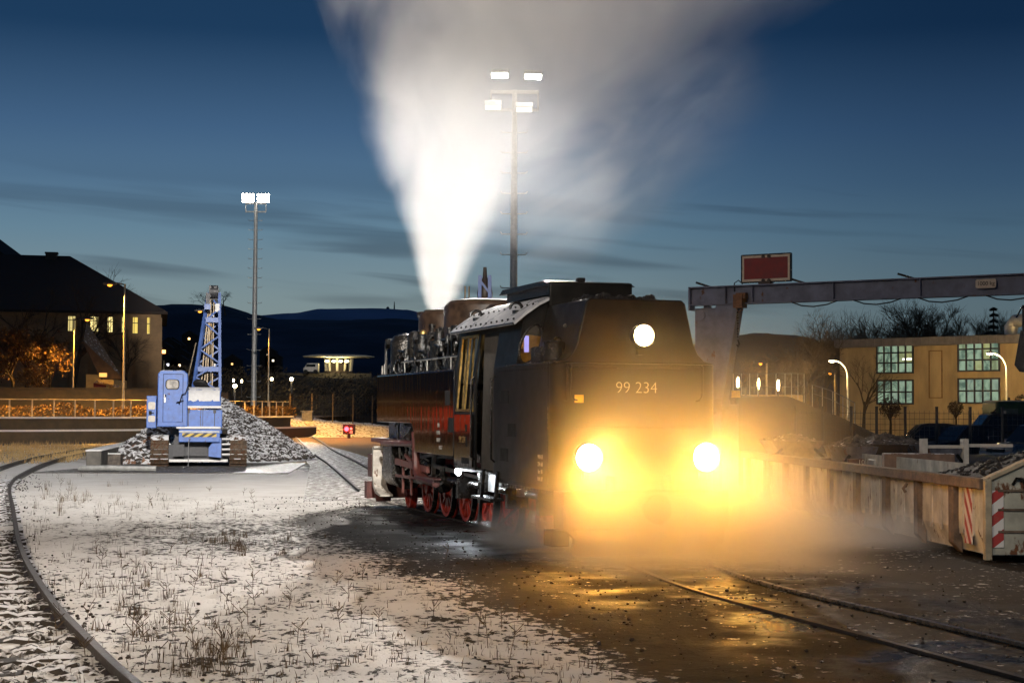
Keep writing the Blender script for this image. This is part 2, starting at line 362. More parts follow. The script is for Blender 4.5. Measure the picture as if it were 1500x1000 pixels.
    for i in range(34):
        y = rn.uniform(5.6, 11.2); z = rn.uniform(2.75, 3.5); x = -1.12+rn.uniform(-.03, .16); l = rn.uniform(.2, 1.1); q = rn.choice((0, 0, 1))
        if q: b.tube([(x, y, 2.72), (x, y, z), (x+.06, y+.06, z+.07), (x+.3, y+.1, z+.08)], rn.choice((.012, .018, .028)), 5)
        else: b.tube([(x, y, z-.3), (x, y+.03, z-.04), (x, y+.08, z), (x, y+l, z+rn.uniform(-.1, .1)), (x+.1, y+l+.06, z-.02)], rn.choice((.012, .018, .024)), 5)
        b.rb((x, y+rn.uniform(-.1, .1), z), (.09, rn.uniform(.05, .16), rn.uniform(.05, .16)), Matrix.Rotation(rn.uniform(0, 1), 3, 'X'))
        if i % 2: b.cyl((x-.03, y, z-.05), (x-.03, y, z+.07), rn.uniform(.03, .06), n=8)
    b.o('pipework', D, T)
    # --- side tanks
    tankp = [(5.335, 2.74), (11.46, 2.74), (11.46, 1.79), (8.50, 1.79), (8.36, 1.75), (8.26, 1.64), (8.24, 1.5), (8.20, 1.26), (5.335, 1.25)]
    for s in (-1, 1):
        b = MB(); b.prism(tankp, 'x', s*1.25, s*.86); tk = b.o('water_tank', TANK, T, bevel=.018)
        b = MB()
        b.bar((s*1.22, 5.4, 2.752), (s*1.22, 11.4, 2.752), .03, .02)
        b.o('edge_bead', M['iron'], tk)
        if s < 0:
            for px, pz in ((5.75, 2.15), (5.5, 1.68)):
                b = MB(); b.b(-1.262, -1.2505, px-.16, px+.16, pz-.012, pz); b.b(-1.256, -1.2505, px-.15, px+.15, pz, pz+.24)
                b.o('foothold', M['rubber'], tk)
            for i, s_ in enumerate(('KA', 'FEWE', 'RAW', 'HIGT')):
                text('lettering', s_, .10, M['text'], (-1.2535, 6.35-.16*(i == 3), 1.78-.13*i), (R(90), 0, R(-90)), tk, .002)
            b = MB(); b.tube([(-1.2, 8.3, 1.62), (-1.2, 8.22, 1.45), (-1.2, 8.2, 1.0), (-1.2, 8.1, .85), (-1.2, 7.9, .78), (-1.2, 6.7, .74)], .075, 8); b.b(-1.27, -1.13, 6.6, 7.9, .80, .83); b.o('mudguard_frame', M['dullred'], T)
    # --- cab: walls, roof, windows
    cab = MB()
    W_, E_ = 1.235, 1.12                                        # half width at waist, at eaves
    def side_panel(y0, y1, z0, z1, s, th=.03):
        def xx(z): return W_ if z < 2.7 else W_ - (W_-E_)*(z-2.7)/.72
        zs = [z0] + ([2.7] if z0 < 2.7 < z1 else []) + [z1]
        for za, zb in zip(zs, zs[1:]):
            a, c = xx(za), xx(zb)
            cab.add([(s*a, y0, za), (s*a, y1, za), (s*c, y1, zb), (s*c, y0, zb), (s*(a-th), y0, za), (s*(a-th), y1, za), (s*(c-th), y1, zb), (s*(c-th), y0, zb)],
                    [(0,1,2,3),(7,6,5,4),(0,4,5,1),(1,5,6,2),(2,6,7,3),(3,7,4,0)])
    for s in (-1, 1):
        side_panel(4.02, 5.33, 1.08, 2.02, s); side_panel(4.02, 4.14, 2.02, 3.42, s); side_panel(5.2, 5.33, 2.02, 3.42, s)
        side_panel(4.14, 5.2, 3.3, 3.42, s); side_panel(2.74, 2.98, 1.08, 3.42, s); side_panel(1.8, 2.74, 2.74, 3.42, s)
        side_panel(2.98, 4.02, 3.3, 3.42, s)
    side_panel(2.98, 4.02, 1.08, 3.3, 1)
    roofp = [(-1.27+i*0, 0) for i in range(0)]
    arc = [(-1.30, 3.38), (-1.12, 3.53), (-.9, 3.68), (-.68, 3.79), (-.4, 3.87), (0, 3.90)]
    arc = arc + [(-x, z) for x, z in arc[-2::-1]]
    # rear wall with two spectacle openings, front wall plain
    def wall(y, holes):
        outer = [(-1.22, 2.5), (1.22, 2.5), (1.12, 3.46), (.9, 3.66), (.68, 3.77), (.4, 3.85), (0, 3.88), (-.4, 3.85), (-.68, 3.77), (-.9, 3.66), (-1.12, 3.46)]
        if not holes: cab.prism(outer, 'y', y-.02, y+.02); return
        n = 40                                                  # ring each opening into its half of the wall
        for s in (-1, 1):
            half = [(0, 2.5), (1.22, 2.5), (1.12, 3.46), (.9, 3.66), (.68, 3.77), (.4, 3.85), (0, 3.88)]
            c = (1.0, 3.06)
            def hit(a):
                best = None; dx, dz = cos(a), sin(a)
                for i in range(len(half)):
                    x1, z1 = half[i]; x2, z2 = half[(i+1) % len(half)]; ex, ez = x2-x1, z2-z1; den = dx*ez-dz*ex
                    if abs(den) < 1e-9: continue
                    tt = ((x1-c[0])*ez-(z1-c[1])*ex)/den; uu = ((x1-c[0])*dz-(z1-c[1])*dx)/den
                    if tt > 0 and -1e-6 <= uu <= 1+1e-6 and (best is None or tt < best): best = tt
                return c[0]+dx*best, c[1]+dz*best
            inn = []; out = []
            for i in range(n):
                a = 2*pi*i/n; ta = R(-68) if False else R(112)
                ex, ez = .30*cos(a), .145*sin(a); x = ex*cos(ta)-ez*sin(ta); z = ex*sin(ta)+ez*cos(ta)
                ang = atan2(z, x); inn.append((c[0]+x, c[1]+z)); out.append(hit(ang))
            vs = [(s*x, y, z) for x, z in inn] + [(s*x, y, z) for x, z in out]
            cab.add(vs, [(i, (i+1) % n, n+(i+1) % n, n+i) for i in range(n)])
            g = MB(); g.add([(s*x, y+.012, z) for x, z in inn], [tuple(range(n))])
            fr = g.o('cab_window', GL, T)
            g = MB(); g.tube([(s*(c[0]+(x-c[0])*1.04), y-.015, c[1]+(z-c[1])*1.04) for x, z in inn+inn[:2]], .022, 6); g.o('window_ring', M['iron'], fr)
    GL = bpy.data.materials.new('cab_glass'); GL.use_nodes = True; gt = NT(GL.node_tree); gt.nodes.clear()
    gm = gt.n('ShaderNodeMixShader', {0: .25}); gt.links.new(gt.n('ShaderNodeBsdfTransparent', {'Color': (.85, .85, .8)}).outputs[0], gm.inputs[1])
    gt.links.new(gt.n('ShaderNodeBsdfGlossy', {'Roughness': .06}).outputs[0], gm.inputs[2]); gt.links.new(gm.outputs[0], gt.n('ShaderNodeOutputMaterial').inputs[0])
    wall(1.82, True); wall(5.31, False)
    cab.b(-1.2, 1.2, 1.85, 5.3, 1.04, 1.08)
    cab.o('cab_body', K, T)
    b = MB()                                                     # curved roof with its rivets
    n = len(arc)
    vs = [(x, 1.72, z) for x, z in arc] + [(x, 5.45, z) for x, z in arc] + [(x*.985, 1.72, z-.035) for x, z in arc] + [(x*.985, 5.45, z-.035) for x, z in arc]
    fs = []
    for i in range(n-1): fs += [(i, i+1, n+i+1, n+i), (2*n+i+1, 2*n+i, 3*n+i, 3*n+i+1), (i+1, i, 2*n+i, 2*n+i+1), (n+i, n+i+1, 3*n+i+1, 3*n+i)]
    fs += [(0, n, 3*n, 2*n), (2*n-1, n-1, 3*n-1, 4*n-1)]
    b.add(vs, fs)
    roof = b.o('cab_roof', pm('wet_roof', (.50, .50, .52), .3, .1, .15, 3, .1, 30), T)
    b = MB()
    for k in range(12):
        b.cyl((-1.235, 1.9+k*.3, 3.43), (-1.25, 1.9+k*.3, 3.455), .018, n=6); b.cyl((-.93, 1.9+k*.3, 3.66), (-.94, 1.9+k*.3, 3.685), .016, n=6)
    b.tube([(-1.29, 1.75, 3.36), (-1.29, 5.4, 3.36)], .022)
    b.o('rivet', D, roof)
    for y in (2.35, 4.6):
        b = MB(); b.tube([(-1.06+.1*cos(a), y+.02, 3.62+.1*sin(a)) for a in [R(d) for d in range(-50, 200, 25)]], .026, 6); b.b(-1.1, -.98, y-.07, y+.09, 3.545, 3.60); b.o('lifting_hook', D, roof)
    b = MB(); b.b(-.62, .62, 2.0, 4.3, 3.84, 3.99); b.prism([(1.85, 3.97), (4.5, 3.97), (4.3, 4.05), (2.1, 4.05)], 'x', -.7, .7); b.o('roof_ventilator', D, roof)
    b = MB(); b.b(-.735, .60, 1.70, 1.78, 3.55, 4.01); b.b(-.28, -.15, 1.72, 1.84, 4.01, 4.08); b.o('coal_board', K, T, bevel=.02)
    # door with window, doorway curtain, grab rails
    d = MB(); d.b(-1.262, -1.236, 4.12, 5.24, 1.12, 1.98); d.b(-1.27, -1.262, 4.2, 5.16, 1.86, 1.9); d.b(-1.27, -1.262, 4.2, 5.16, 1.3, 1.32)
    door = d.o('cab_door', TANK, T)
    d = MB(); d.b(-1.268, -1.264, 4.3, 4.75, 1.17, 1.27); d.b(-1.268, -1.264, 4.42, 4.5, 1.45, 1.62); d.b(-1.268, -1.264, 4.42, 4.5, 1.7, 1.82); d.o('foothold', M['rubber'], door)
    text('lettering', '99 234', .15, M['brass'], (-1.2645, 4.72, 1.56), (R(90), 0, R(-90)), door, .004)
    d = MB(); d.add([(-1.19, 4.14, 2.05), (-1.19, 5.2, 2.05), (-1.10, 5.2, 3.3), (-1.10, 4.14, 3.3)], [(0, 1, 2, 3)]); wn = d.o('side_window', GL, T)
    d = MB()
    for y in (4.16, 4.7, 5.17): d.bar((-1.235, y, 2.04), (-1.135, y, 3.3), .045, .03)
    d.bar((-1.24, 4.14, 2.05), (-1.24, 5.2, 2.05), .04); d.bar((-1.14, 4.14, 3.28), (-1.14, 5.2, 3.28), .04); d.o('window_frame', M['brass'], wn)
    d = MB(); yy = [2.99+.05*i for i in range(20)]
    vs = [(-1.17+.03*(i % 2), y, 1.1) for i, y in enumerate(yy)] + [(-1.12+.03*(i % 2), y, 3.36) for i, y in enumerate(yy)]
    d.add(vs, [(i, i+1, 21+i, 20+i) for i in range(19)]); d.o('door_curtain', pm('canvas_curtain', (.06, .055, .05), .9), T)
    for y in (2.88, 4.05):
        d = MB(); d.tube([(-1.24, y, 1.25), (-1.30, y, 1.3), (-1.30, y, 2.55), (-1.24, y, 2.6)], .018)
        d.o('grab_rail', M['iron'], T)
    # lit cab interior: lamp and backhead
    d = MB(); d.lathe([(.75, 5.0), (.75, 5.2)], (0, 0, 2.6), (0, 1, 0), 24); d.cyl((-.4, 4.9, 2.8), (-.4, 5.05, 2.8), .13); d.cyl((.35, 4.9, 3.0), (.35, 5.05, 3.0), .1); d.tube([(-.6, 4.9, 2.3), (-.5, 4.8, 3.1), (.5, 4.8, 3.1)], .03); d.o('backhead', M['brass'], T)
    point('cab_lamp', lw(-.2, 3.6, 3.35), 26, (1.0, .62, .2), .12)
    d = MB(); d.b(-.98, -.92, 2.15, 2.2, 2.95, 3.2); d.o('gauge_lamp', em('gauge_lamp_glow', (.45, .40, 1.0), 1.6), T)
    # --- bunker
    rr = .19
    def plan(w, y0, y1, r):
        pts = [(-w, y1), (w, y1)]
        pts = [(w, y1), (-w, y1)] + [(-w+r-r*cos(a), y0+r-r*sin(a)) for a in [R(x) for x in range(0, 91, 15)]] + [(w-r+r*sin(a), y0+r-r*cos(a)) for a in [R(x) for x in range(0, 91, 15)]]
        return pts
    b = MB(); b.prism(plan(1.25, 0, 2.72, rr), 'z', .94, 2.73)
    bk = b.o('coal_bunker', K, T, bevel=.012)
    b = MB(); b.prism([(.02, 2.73), (.02, 2.75), (2.70, 2.75), (2.70, 2.73)], 'x', -1.258, -1.2); b.b(-1.2565, -1.2505, .2, .215, .96, 2.73); b.b(-1.05, 1.05, -.007, -.001, 2.66, 2.675); b.b(-.95, .95, -.006, -.001, 1.82, 1.835)
    b.o('edge_bead', M['iron'], bk)
    b = MB()
    for q in range(34): b.cyl((-1.1+q*2.2/33, -.001, 2.62), (-1.1+q*2.2/33, -.008, 2.62), .010, n=6); b.cyl((-1.1+q*2.2/33, -.001, 1.0), (-1.1+q*2.2/33, -.008, 1.0), .010, n=6)
    for q in range(22): b.cyl((-1.25, .25+q*.113, 1.0), (-1.258, .25+q*.113, 1.0), .010, n=6); b.cyl((-1.25, .25+q*.113, 2.66), (-1.258, .25+q*.113, 2.66), .010, n=6)
    b.o('rivet', K, bk, smooth=False)
    for y, z in ((2.30, 2.18), (1.95, 1.68), (2.33, 1.30)):
        b = MB(); b.b(-1.256, -1.2505, y-.19, y+.19, z, z+.18); b.b(-1.264, -1.2505, y-.21, y+.21, z-.014, z)
        b.o('foothold', M['rubber'], bk)
    for i, s_ in enumerate(('WA EI', '234 60', 'fer 10', 'NA 07')):
        text('lettering', s_, .085, M['text'], (-1.2535, .55, 1.40-.105*i), (R(90), 0, R(-90)), bk, .002)
    prof = [(-1.22, 2.735), (-1.05, 2.78), (-.95, 2.88), (-.885, 3.02), (-.755, 3.6), (-.70, 3.65), (.70, 3.65), (.755, 3.6), (.885, 3.02), (.95, 2.88), (1.05, 2.78), (1.22, 2.735)]
    b = MB(); b.prism(prof, 'y', .012, 1.74); ub = b.o('bunker_top', K, T, bevel=.02)
    b = MB()
    for s in (-1, 1):
        b.tube([(s*.86, .6, 3.28), (s*.9, .5, 3.28)], .03)
        b.tube([(s*(.93+.07*cos(a)), .75, 3.05+.07*sin(a)) for a in [R(x) for x in range(0, 361, 40)]], .018)
    b.o('lifting_eye', M['iron'], ub)
    b = MB(); b.b(-1.12, -.93, .95, 1.45, 2.75, 3.0); b.lathe([(.0, .0), (.16, .01), (.16, .3), (.001, .32)], (-1.05, .55, 2.75), n=16); b.o('tool_box', M['iron'], T, bevel=.03)
    # coal heaped inside the bunker
    rnd = random.Random(3); b = MB()
    for i in range(160): b.stone((rnd.uniform(-.5, .5), rnd.uniform(.35, 1.5), 3.62+rnd.uniform(0, .09)), rnd.uniform(.05, .1), rnd)
    c = b.o('coal_load', M['coal'], T, smooth=False); c['kind'] = 'stuff'
    text('number', '99 234', .232, M['text'], (0, -.004, 2.385), (R(90), 0, 0), bk, .004, off=-.0045)
    b = MB(); b.b(-.93, -.80, -.012, -.002, 2.175, 2.285); b.o('warning_plate', M['yellow'], bk)
    b = MB(); b.tube([(-1.0, -.02, 2.71), (-.99, -.05, 2.70), (-.99, -.05, 2.28), (-.95, -.05, 2.22), (-.90, -.02, 2.21)], .014); b.tube([(-1.1, -.02, 2.2), (-1.06, -.06, 2.2), (-1.06, -.06, 2.68), (-1.3+.24, -.0, 2.72)], .014)
    b.o('handrail', K, T); b = MB(); b.tube([(1.0, -.02, 2.71), (.99, -.05, 2.70), (.99, -.05, 2.28), (.95, -.05, 2.22), (.90, -.02, 2.21)], .014); b.o('handrail', K, T)
    # --- headlamps
    def lamp(x, y, z, r):
        b = MB(); b.lathe([(.05, .32), (r*.8, .26), (r*1.05, .12), (r*1.12, -.02), (r*1.0, -.03), (r*.95, .02)], (x, y, z), (0, 1, 0), 28)
        b.b(x-.04, x+.04, y+.1, y+.2, z-r-.12, z-r*.7)
        h = b.o('headlight', K, T)
        g = MB(); g.lathe([(.001, -.012), (r*.6, -.006), (r*.95, .015)], (x, y, z), (0, 1, 0), 28); g.o('lamp_glass', M['e_head'], h)
    lamp(-.875, -.45, 1.42, .19); lamp(.875, -.45, 1.42, .20); lamp(-.013, -.30, 3.12, .15)
    for x, y, z, p, q in ((-.875, -.62, 1.42, 185, 610), (.875, -.62, 1.42, 210, 670), (-.013, -.62, 3.12, 17, 34)):
        point('headlamp_bulb', lw(x, y, z), p, AMBER, .12)
        spot('headlamp_beam', lw(x, y+.1, z), lw(x, y-9, z-2.6), q, AMBER, 130, 1.0, .12)
    # --- rear buffer beam, buffer, steps
    b = MB(); b.b(-1.24, 1.24, -.42, .0, .43, .95); b.prism([(-1.2, .43), (1.2, .43), (1.06, .30), (1.1, .14), (1.05, .06), (-1.05, .06), (-1.1, .14), (-1.06, .30)], 'y', -.4, -.3)
    b.o('buffer_beam', M['dullred'], T, bevel=.015)
    b = MB(); b.cyl((0, -.42, .72), (0, -.75, .72), .09); b.lathe([(.05, -.85), (.20, -.82), (.20, -.77), (.1, -.7)], (0, 0, .72), (0, 1, 0), 20); b.o('buffer', M['dullred'], T)
    
    for xa, xb in ((-1.38, -1.12), (1.0, 1.2)): b = MB(); b.b(xa, xb, -.35, 0, .2, .42); b.o('guard_iron', D, T, bevel=.01)
    b = MB()
    for y in (2.62, 3.42): b.bar((-1.33, y, .28), (-1.26, y, 1.12), .06, .05)
    b.b(-1.45, -1.12, 2.35, 3.72, .24, .28); b.b(-1.42, -1.2, 2.5, 3.6, .66, .70); b.tube([(-1.35, 2.3, .30), (-1.3, 1.5, .62), (-1.28, 1.3, .66)], .02)
    b.o('cab_step', D, T)
    b = MB()
    for x in (-1.2, -1.12):
        for k in range(18): b.b(x-.015, x+.015, .12+k*.14, .2+k*.14, .885, .94)
    b.o('skirt_bracket', D, T)
    # --- frame, wheels, motion
    b = MB(); b.b(-.45, -.41, -.3, 12.8, .45, 1.15); b.b(.41, .45, -.3, 12.8, .45, 1.15); b.b(-.44, .44, 1.0, 12.4, .9, 1.15); b.o('main_frame', M['red'], T)
    b = MB(); b.b(-1.12, -.7, 8.3, 12.6, 1.36, 1.45); b.b(-1.15, 1.15, 12.4, 12.75, .62, 1.1); b.b(.7, 1.1, 9.2, 12.6, 1.62, 1.69); b.cyl((-1.18, 8.3, 1.40), (-1.18, 11.2, 1.36), .05); b.o('running_plate', M['dullred'], T)
    b = MB(); b.b(-.82, .82, 8.9, 12.2, .75, 1.95); b.b(-.78, .78, 5.3, 8.9, 1.15, 2.4); b.o('smokebox_saddle', M['dblack'], T)
    b = MB(); b.b(-.80, -.70, 2.9, 5.2, .70, 1.04); b.o('reflector_panel', pm('pale_reflector', (.50, .50, .50), .7), T)  # pale panel added to catch a bulb and give the white glow
    def wheel_mesh(r, spokes, cw):
        b = MB(); rim = [(r*.84, -.06), (r*.97, -.065), (r, -.05), (r, .02), (r+.035, .03), (r+.035, .06), (r*.84, .06), (r*.84, -.06)]
        b.lathe(rim, (0, 0, 0), (1, 0, 0), 40, cap=False); b.lathe([(.001, -.1), (r*.24, -.1), (r*.26, -.06), (r*.26, .05), (.001, .05)], (0, 0, 0), (1, 0, 0), 20)
        for i in range(spokes):
            a = 2*pi*i/spokes; b.bar((-.01, r*.2*cos(a), r*.2*sin(a)), (-.01, r*.88*cos(a), r*.88*sin(a)), .05, .055, (1, 0, 0))
        if cw:
            pts = [(r*.86*cos(a), r*.86*sin(a)) for a in [R(q) for q in range(20, 161, 14)]]
            b.prism(pts, 'x', -.055, .03)
        return b.mesh('wheel', M['red'])
    dm = wheel_mesh(.5, 11, True); sm = wheel_mesh(.3, 8, False)
    ty = MB(); ty.lathe([(.478, -.068), (.50, -.066), (.503, -.05), (.503, .02), (.53, .03)], (0, 0, 0), (1, 0, 0), 40, cap=False); tym = ty.mesh('tyre', M['iron'])
    def put(mesh, name, x, y, z, flip, ang, sub=None):
        o = bpy.data.objects.new(name, mesh); COL.objects.link(o); o.parent = T; o.location = (x, y, z); o.rotation_euler = (ang, 0, pi if flip else 0)
        if sub: q = bpy.data.objects.new('tyre', sub); COL.objects.link(q); q.parent = o
        return o
    for s in (-1, 1):
        for i in range(5): put(dm, 'driving_wheel', s*.52, 9.74-1.4*i, .515, s > 0, .5+i*.0, tym)
        put(sm, 'carrying_wheel', s*.52, 11.4, .315, s > 0, 0); put(sm, 'carrying_wheel', s*.52, 2.55, .315, s > 0, 0)
    for s in (-1, 1):
        b = MB(); b.bar((s*.66, 9.74, .76), (s*.66, 4.14, .76), .05, .10); 
        for i in range(5): b.cyl((s*.56, 9.74-1.4*i, .76), (s*.71, 9.74-1.4*i, .76), .09, n=14)
        b.bar((s*.76, 6.94, .78), (s*.76, 9.6, .74), .05, .10); b.bar((s*.8, 9.2, .80), (s*.8, 10.4, .80), .06, .06); b.bar((s*.8, 9.2, .64), (s*.8, 10.4, .64), .06, .06)
        b.bar((s*.82, 6.9, .95), (s*.82, 8.4, 1.0), .04, .07); b.bar((s*.82, 8.4, .7), (s*.82, 8.3, 1.35), .04, .08); b.bar((s*.84, 8.3, 1.2), (s*.84, 10.4, 1.05), .04, .05)
        b.bar((s*.82, 5.2, .9), (s*.82, 6.9, .95), .035, .05)
        b.o('coupling_rod', M['steel'], T)
    # cylinder, valve chest and the front of the engine
    for s in (-1, 1):
        b = MB(); b.cyl((s*.86, 10.35, .78), (s*.86, 11.35, .78), .30, n=24); b.cyl((s*.82, 10.3, 1.25), (s*.82, 11.4, 1.25), .17, n=18); b.cyl((s*.86, 10.28, .78), (s*.86, 10.35, .78), .33, n=24); b.b(s*.86-.3, s*.86+.22, 10.45, 11.25, .8, 1.3)
        b.o('cylinder', M['iron'], T)
    b = MB(); pr = [(11.95, 1.28), (12.1, 1.24), (12.1, .62), (12.0, .42), (11.75, .30), (11.3, .26), (11.3, .30), (11.7, .36), (11.92, .48), (12.0, .66), (12.0, 1.2), (11.9, 1.24)]
    b.prism(pr, 'x', -1.2, -.93); b.o('front_apron', pm('frosted_plate', (.42, .38, .33), .7, 0, .3, 5, .2, 30, rust=.3), T)
    b = MB(); b.b(-1.22, 1.22, 12.5, 12.75, .16, .52); b.cyl((0, 12.7, .72), (0, 13.1, .72), .09); b.prism([(-1.15, .5), (-.7, .5), (-.75, .1), (-1.05, .1)], 'y', 12.3, 12.36); b.o('front_guard', M['dullred'], T)
    b = MB()
    b.lathe([(.05, 7.1), (.15, 7.13), (.17, 7.3), (.15, 7.45), (.05, 7.5)], (-.92, 0, .70), (0, 1, 0), 18); b.cyl((-.92, 7.3, .66), (-.92, 7.3, 1.0), .05)
    b.o('lubricator', M['iron'], T)
    b = MB()
    for y in (8.9, 9.6): b.bar((-1.12, y, .42), (-1.12, y, .98), .05, .04)
    b.bar((-1.12, 7.6, .95), (-1.12, 10.2, 1.02), .06, .12); b.bar((-1.12, 7.6, .76), (-1.12, 10.2, .74), .05, .05); b.bar((-1.12, 7.6, .78), (-1.12, 9.4, 1.16), .05, .06); b.o('motion_bracket', pm('bracket_red', (.13, .040, .030), .5, 0, .3, 8), T)
    rnd = random.Random(11); b = MB()
    for i in range(26):
        y = rnd.uniform(8.4, 11.3); z = rnd.uniform(1.0, 1.78); b.tube([(-1.05+rnd.uniform(-.08, .2), y, z), (-1.0+rnd.uniform(-.1, .2), y+rnd.uniform(-.3, .3), z+rnd.uniform(-.3, .2)), (-1.0, y+rnd.uniform(-.5, .5), z-rnd.uniform(.0, .5))], rnd.choice((.015, .022, .035)))
    b.o('brake_pipework', M['steel'], T)
    for y in (1.6, 3.2, 4.8, 6.2): b = MB(); b.b(-.95, -.6, y-.06, y+.06, .5, 1.1); b.cyl((-1.0, y-.3, .8), (-1.0, y+.3, .8), .06); b.o('brake_hanger', M['iron'], T)
    b = MB(); b.lathe([(.03, .1), (.06, .02), (.062, -.03)], (-1.12, 5.3, 1.02), (-1, -.9, -.2), 14); wl = b.o('work_lamp', M['iron'], T)
    b = MB(); b.lathe([(.001, .115), (.05, .105), (.06, .10)], (-1.12, 5.3, 1.02), (-1, -.9, -.2), 14); b.o('lamp_glass', M['e_work'], wl)
    point('work_bulb', lw(-1.22, 5.18, 1.0), 20, (.88, .95, 1.0), .05); point('frame_fill', lw(-1.0, 4.5, .92), 8, (.88, .95, 1.0), .08)  # second bulb has no lamp of its own, added to light the pale panel
    return T
build_loco()
# ------------------------------------------------------------------ ground, roads, terrain
def ground_mat():
    m = bpy.data.materials.new('winter_ground'); m.use_nodes = True; t = NT(m.node_tree); bs = t.nodes['Principled BSDF']
    P = t.n('ShaderNodeNewGeometry').outputs['Position']; x, y, z = t.xyz(P)
    # sideways and lengthways distance from the locomotive's track
    dx = t.m('SUBTRACT', x, LO.x); dy = t.m('SUBTRACT', y, LO.y)
    xl = t.m('ADD', t.m('MULTIPLY', dx, cos(TH)), t.m('MULTIPLY', dy, sin(TH)))
    yl = t.m('SUBTRACT', t.m('MULTIPLY', dy, cos(TH)), t.m('MULTIPLY', dx, sin(TH)))
    big = t.noise(P, .22, 3, .5); mid = t.noise(P, 1.1, 4, .6); fine = t.noise(t.mapv(P, (1, .8, 1)), 9.0, 5, .65); micro = t.noise(P, 26, 3, .6)
    edge = t.m('ADD', xl, t.m('ADD', t.m('MULTIPLY', t.m('SUBTRACT', big, .5), 2.6), t.m('MULTIPLY', t.m('SUBTRACT', mid, .5), 1.5)))
    edge = t.m('SUBTRACT', edge, t.m('MULTIPLY', t.step(yl, 7, 19), 4.3))
    fieldm = t.step(edge, -2.9, -4.1)                           # 1 on the snow field left of the track
    # bare, muddy strip where the engine men walk
    bare = t.m('MULTIPLY', t.m('MULTIPLY', t.step(yl, 0.5, 3.5), t.step(yl, 11.5, 6.5)), t.step(edge, -8.6, -5.2))
    far = t.step(y, 34, 44)
    smooth = t.m('MULTIPLY', far, t.step(y, 60, 56))
    th = t.m('ADD', .585, t.m('MULTIPLY', fieldm, -.150))
    th = t.m('ADD', th, t.m('MULTIPLY', bare, .085)); th = t.m('SUBTRACT', th, t.m('MULTIPLY', t.m('MULTIPLY', smooth, fieldm), .10))
    cover = t.m('ADD', t.m('MULTIPLY', fine, .62), t.m('ADD', t.m('MULTIPLY', mid, .28), t.m('MULTIPLY', micro, .10)))
    rightp = t.m('ADD', t.m('MULTIPLY', t.step(xl, .9, 2.5), .02), t.m('MULTIPLY', t.m('MULTIPLY', t.step(xl, -1.4, -2.2), t.step(yl, -1, 3)), .075))
    snow = t.step(cover, t.m('SUBTRACT', th, rightp), t.m('ADD', th, .035))
    meadow = t.m('MULTIPLY', t.step(y, 58, 62), t.step(t.m('ADD', x, t.m('MULTIPLY', y, .04)), 3.2, -2.5))
    snow = t.m('MULTIPLY', snow, t.m('SUBTRACT', 1.0, t.m('MULTIPLY', t.step(y, 58, 64), t.step(mid, .42, .6))))
    snowc = t.mix(t.step(mid, .3, .7), (.70, .675, .645), (.80, .785, .765))
    dark = t.mix(micro, t.mix(fine, (.010, .008, .006), (.030, .023, .016)), (.045, .036, .028))
    ash = t.mix(fine, (.0022, .002, .0018), (.018, .0148, .012))
    soil = t.mix(fieldm, ash, dark)
    soil = t.mix(meadow, soil, t.mix(fine, (.08, .05, .025), (.30, .20, .09)))
    c = t.mix(snow, soil, snowc)
    # thin melting snow on the ash keeps a grey tint
    t.set(bs.inputs['Base Color'], c)
    wet = t.m('MULTIPLY', t.step(t.m('ABSOLUTE', t.m('ADD', xl, .3)), 3.0, 1.2), t.step(t.noise(t.mapv(P, (1, 1, 1)), .9, 4, .55), .40, .62))
    rough = t.mix(snow, t.mix(wet, (.92, .92, .92), (.26, .26, .26)), (.8, .8, .8))
    t.set(bs.inputs['Roughness'], rough); bs.inputs['Specular IOR Level'].default_value = .35
    h = t.m('ADD', t.m('MULTIPLY', snow, .55), t.m('ADD', t.m('MULTIPLY', fine, .7), t.m('MULTIPLY', micro, .35)))
    bn = t.n('ShaderNodeBump', {'Height': h, 'Strength': .9, 'Distance': .05}); t.set(bs.inputs['Normal'], bn.outputs[0])
    return m
def grid(nx, ny, fn):
    vs = [fn(i/nx, j/ny) for j in range(ny+1) for i in range(nx+1)]
    return vs, [(j*(nx+1)+i, j*(nx+1)+i+1, (j+1)*(nx+1)+i+1, (j+1)*(nx+1)+i) for j in range(ny) for i in range(nx)]
def hgt(x, y):
    "little unevenness of the yard near the photographer, flat on the tracks"
    xl = (x-LO.x)*cos(TH)+(y-LO.y)*sin(TH)
    k = min(1, max(0, (-xl-2.2)/2))
    v = Vector((x, y, 0))
    return k*(.055*mnoise.noise(v*.45)+.030*mnoise.noise(v*1.7)+.018*mnoise.noise(v*4.2)+.014*mnoise.noise(v*9.0)) + .004
b = MB()
NXG, NYG = 300, 400
def gf(u, v):
    y = 9.5 + (v**1.7)*32.5; x = -14.0+u*17.0
    e = min(u, 1-u, v*1.5, 1-v)*12; return (x, y, hgt(x, y)*min(1, e) - (1-min(1, e))*.012)
vs, fs = grid(NXG, NYG, gf)
b.add(vs, fs)
GM = ground_mat()
E_ = 16000
b.add([(-E_, -200, -.012), (-14, -200, -.012), (3, -200, -.012), (E_, -200, -.012), (-E_, 9.5, -.012), (-14, 9.5, -.012), (3, 9.5, -.012), (E_, 9.5, -.012),
       (-E_, 42, -.012), (-14, 42, -.012), (3, 42, -.012), (E_, 42, -.012), (-E_, E_, -.012), (-14, E_, -.012), (3, E_, -.012), (E_, E_, -.012)],
      [(0,1,5,4),(1,2,6,5),(2,3,7,6),(4,5,9,8),(6,7,11,10),(8,9,13,12),(9,10,14,13),(10,11,15,14)])
tag(b.o('ground', GM), kind='structure')
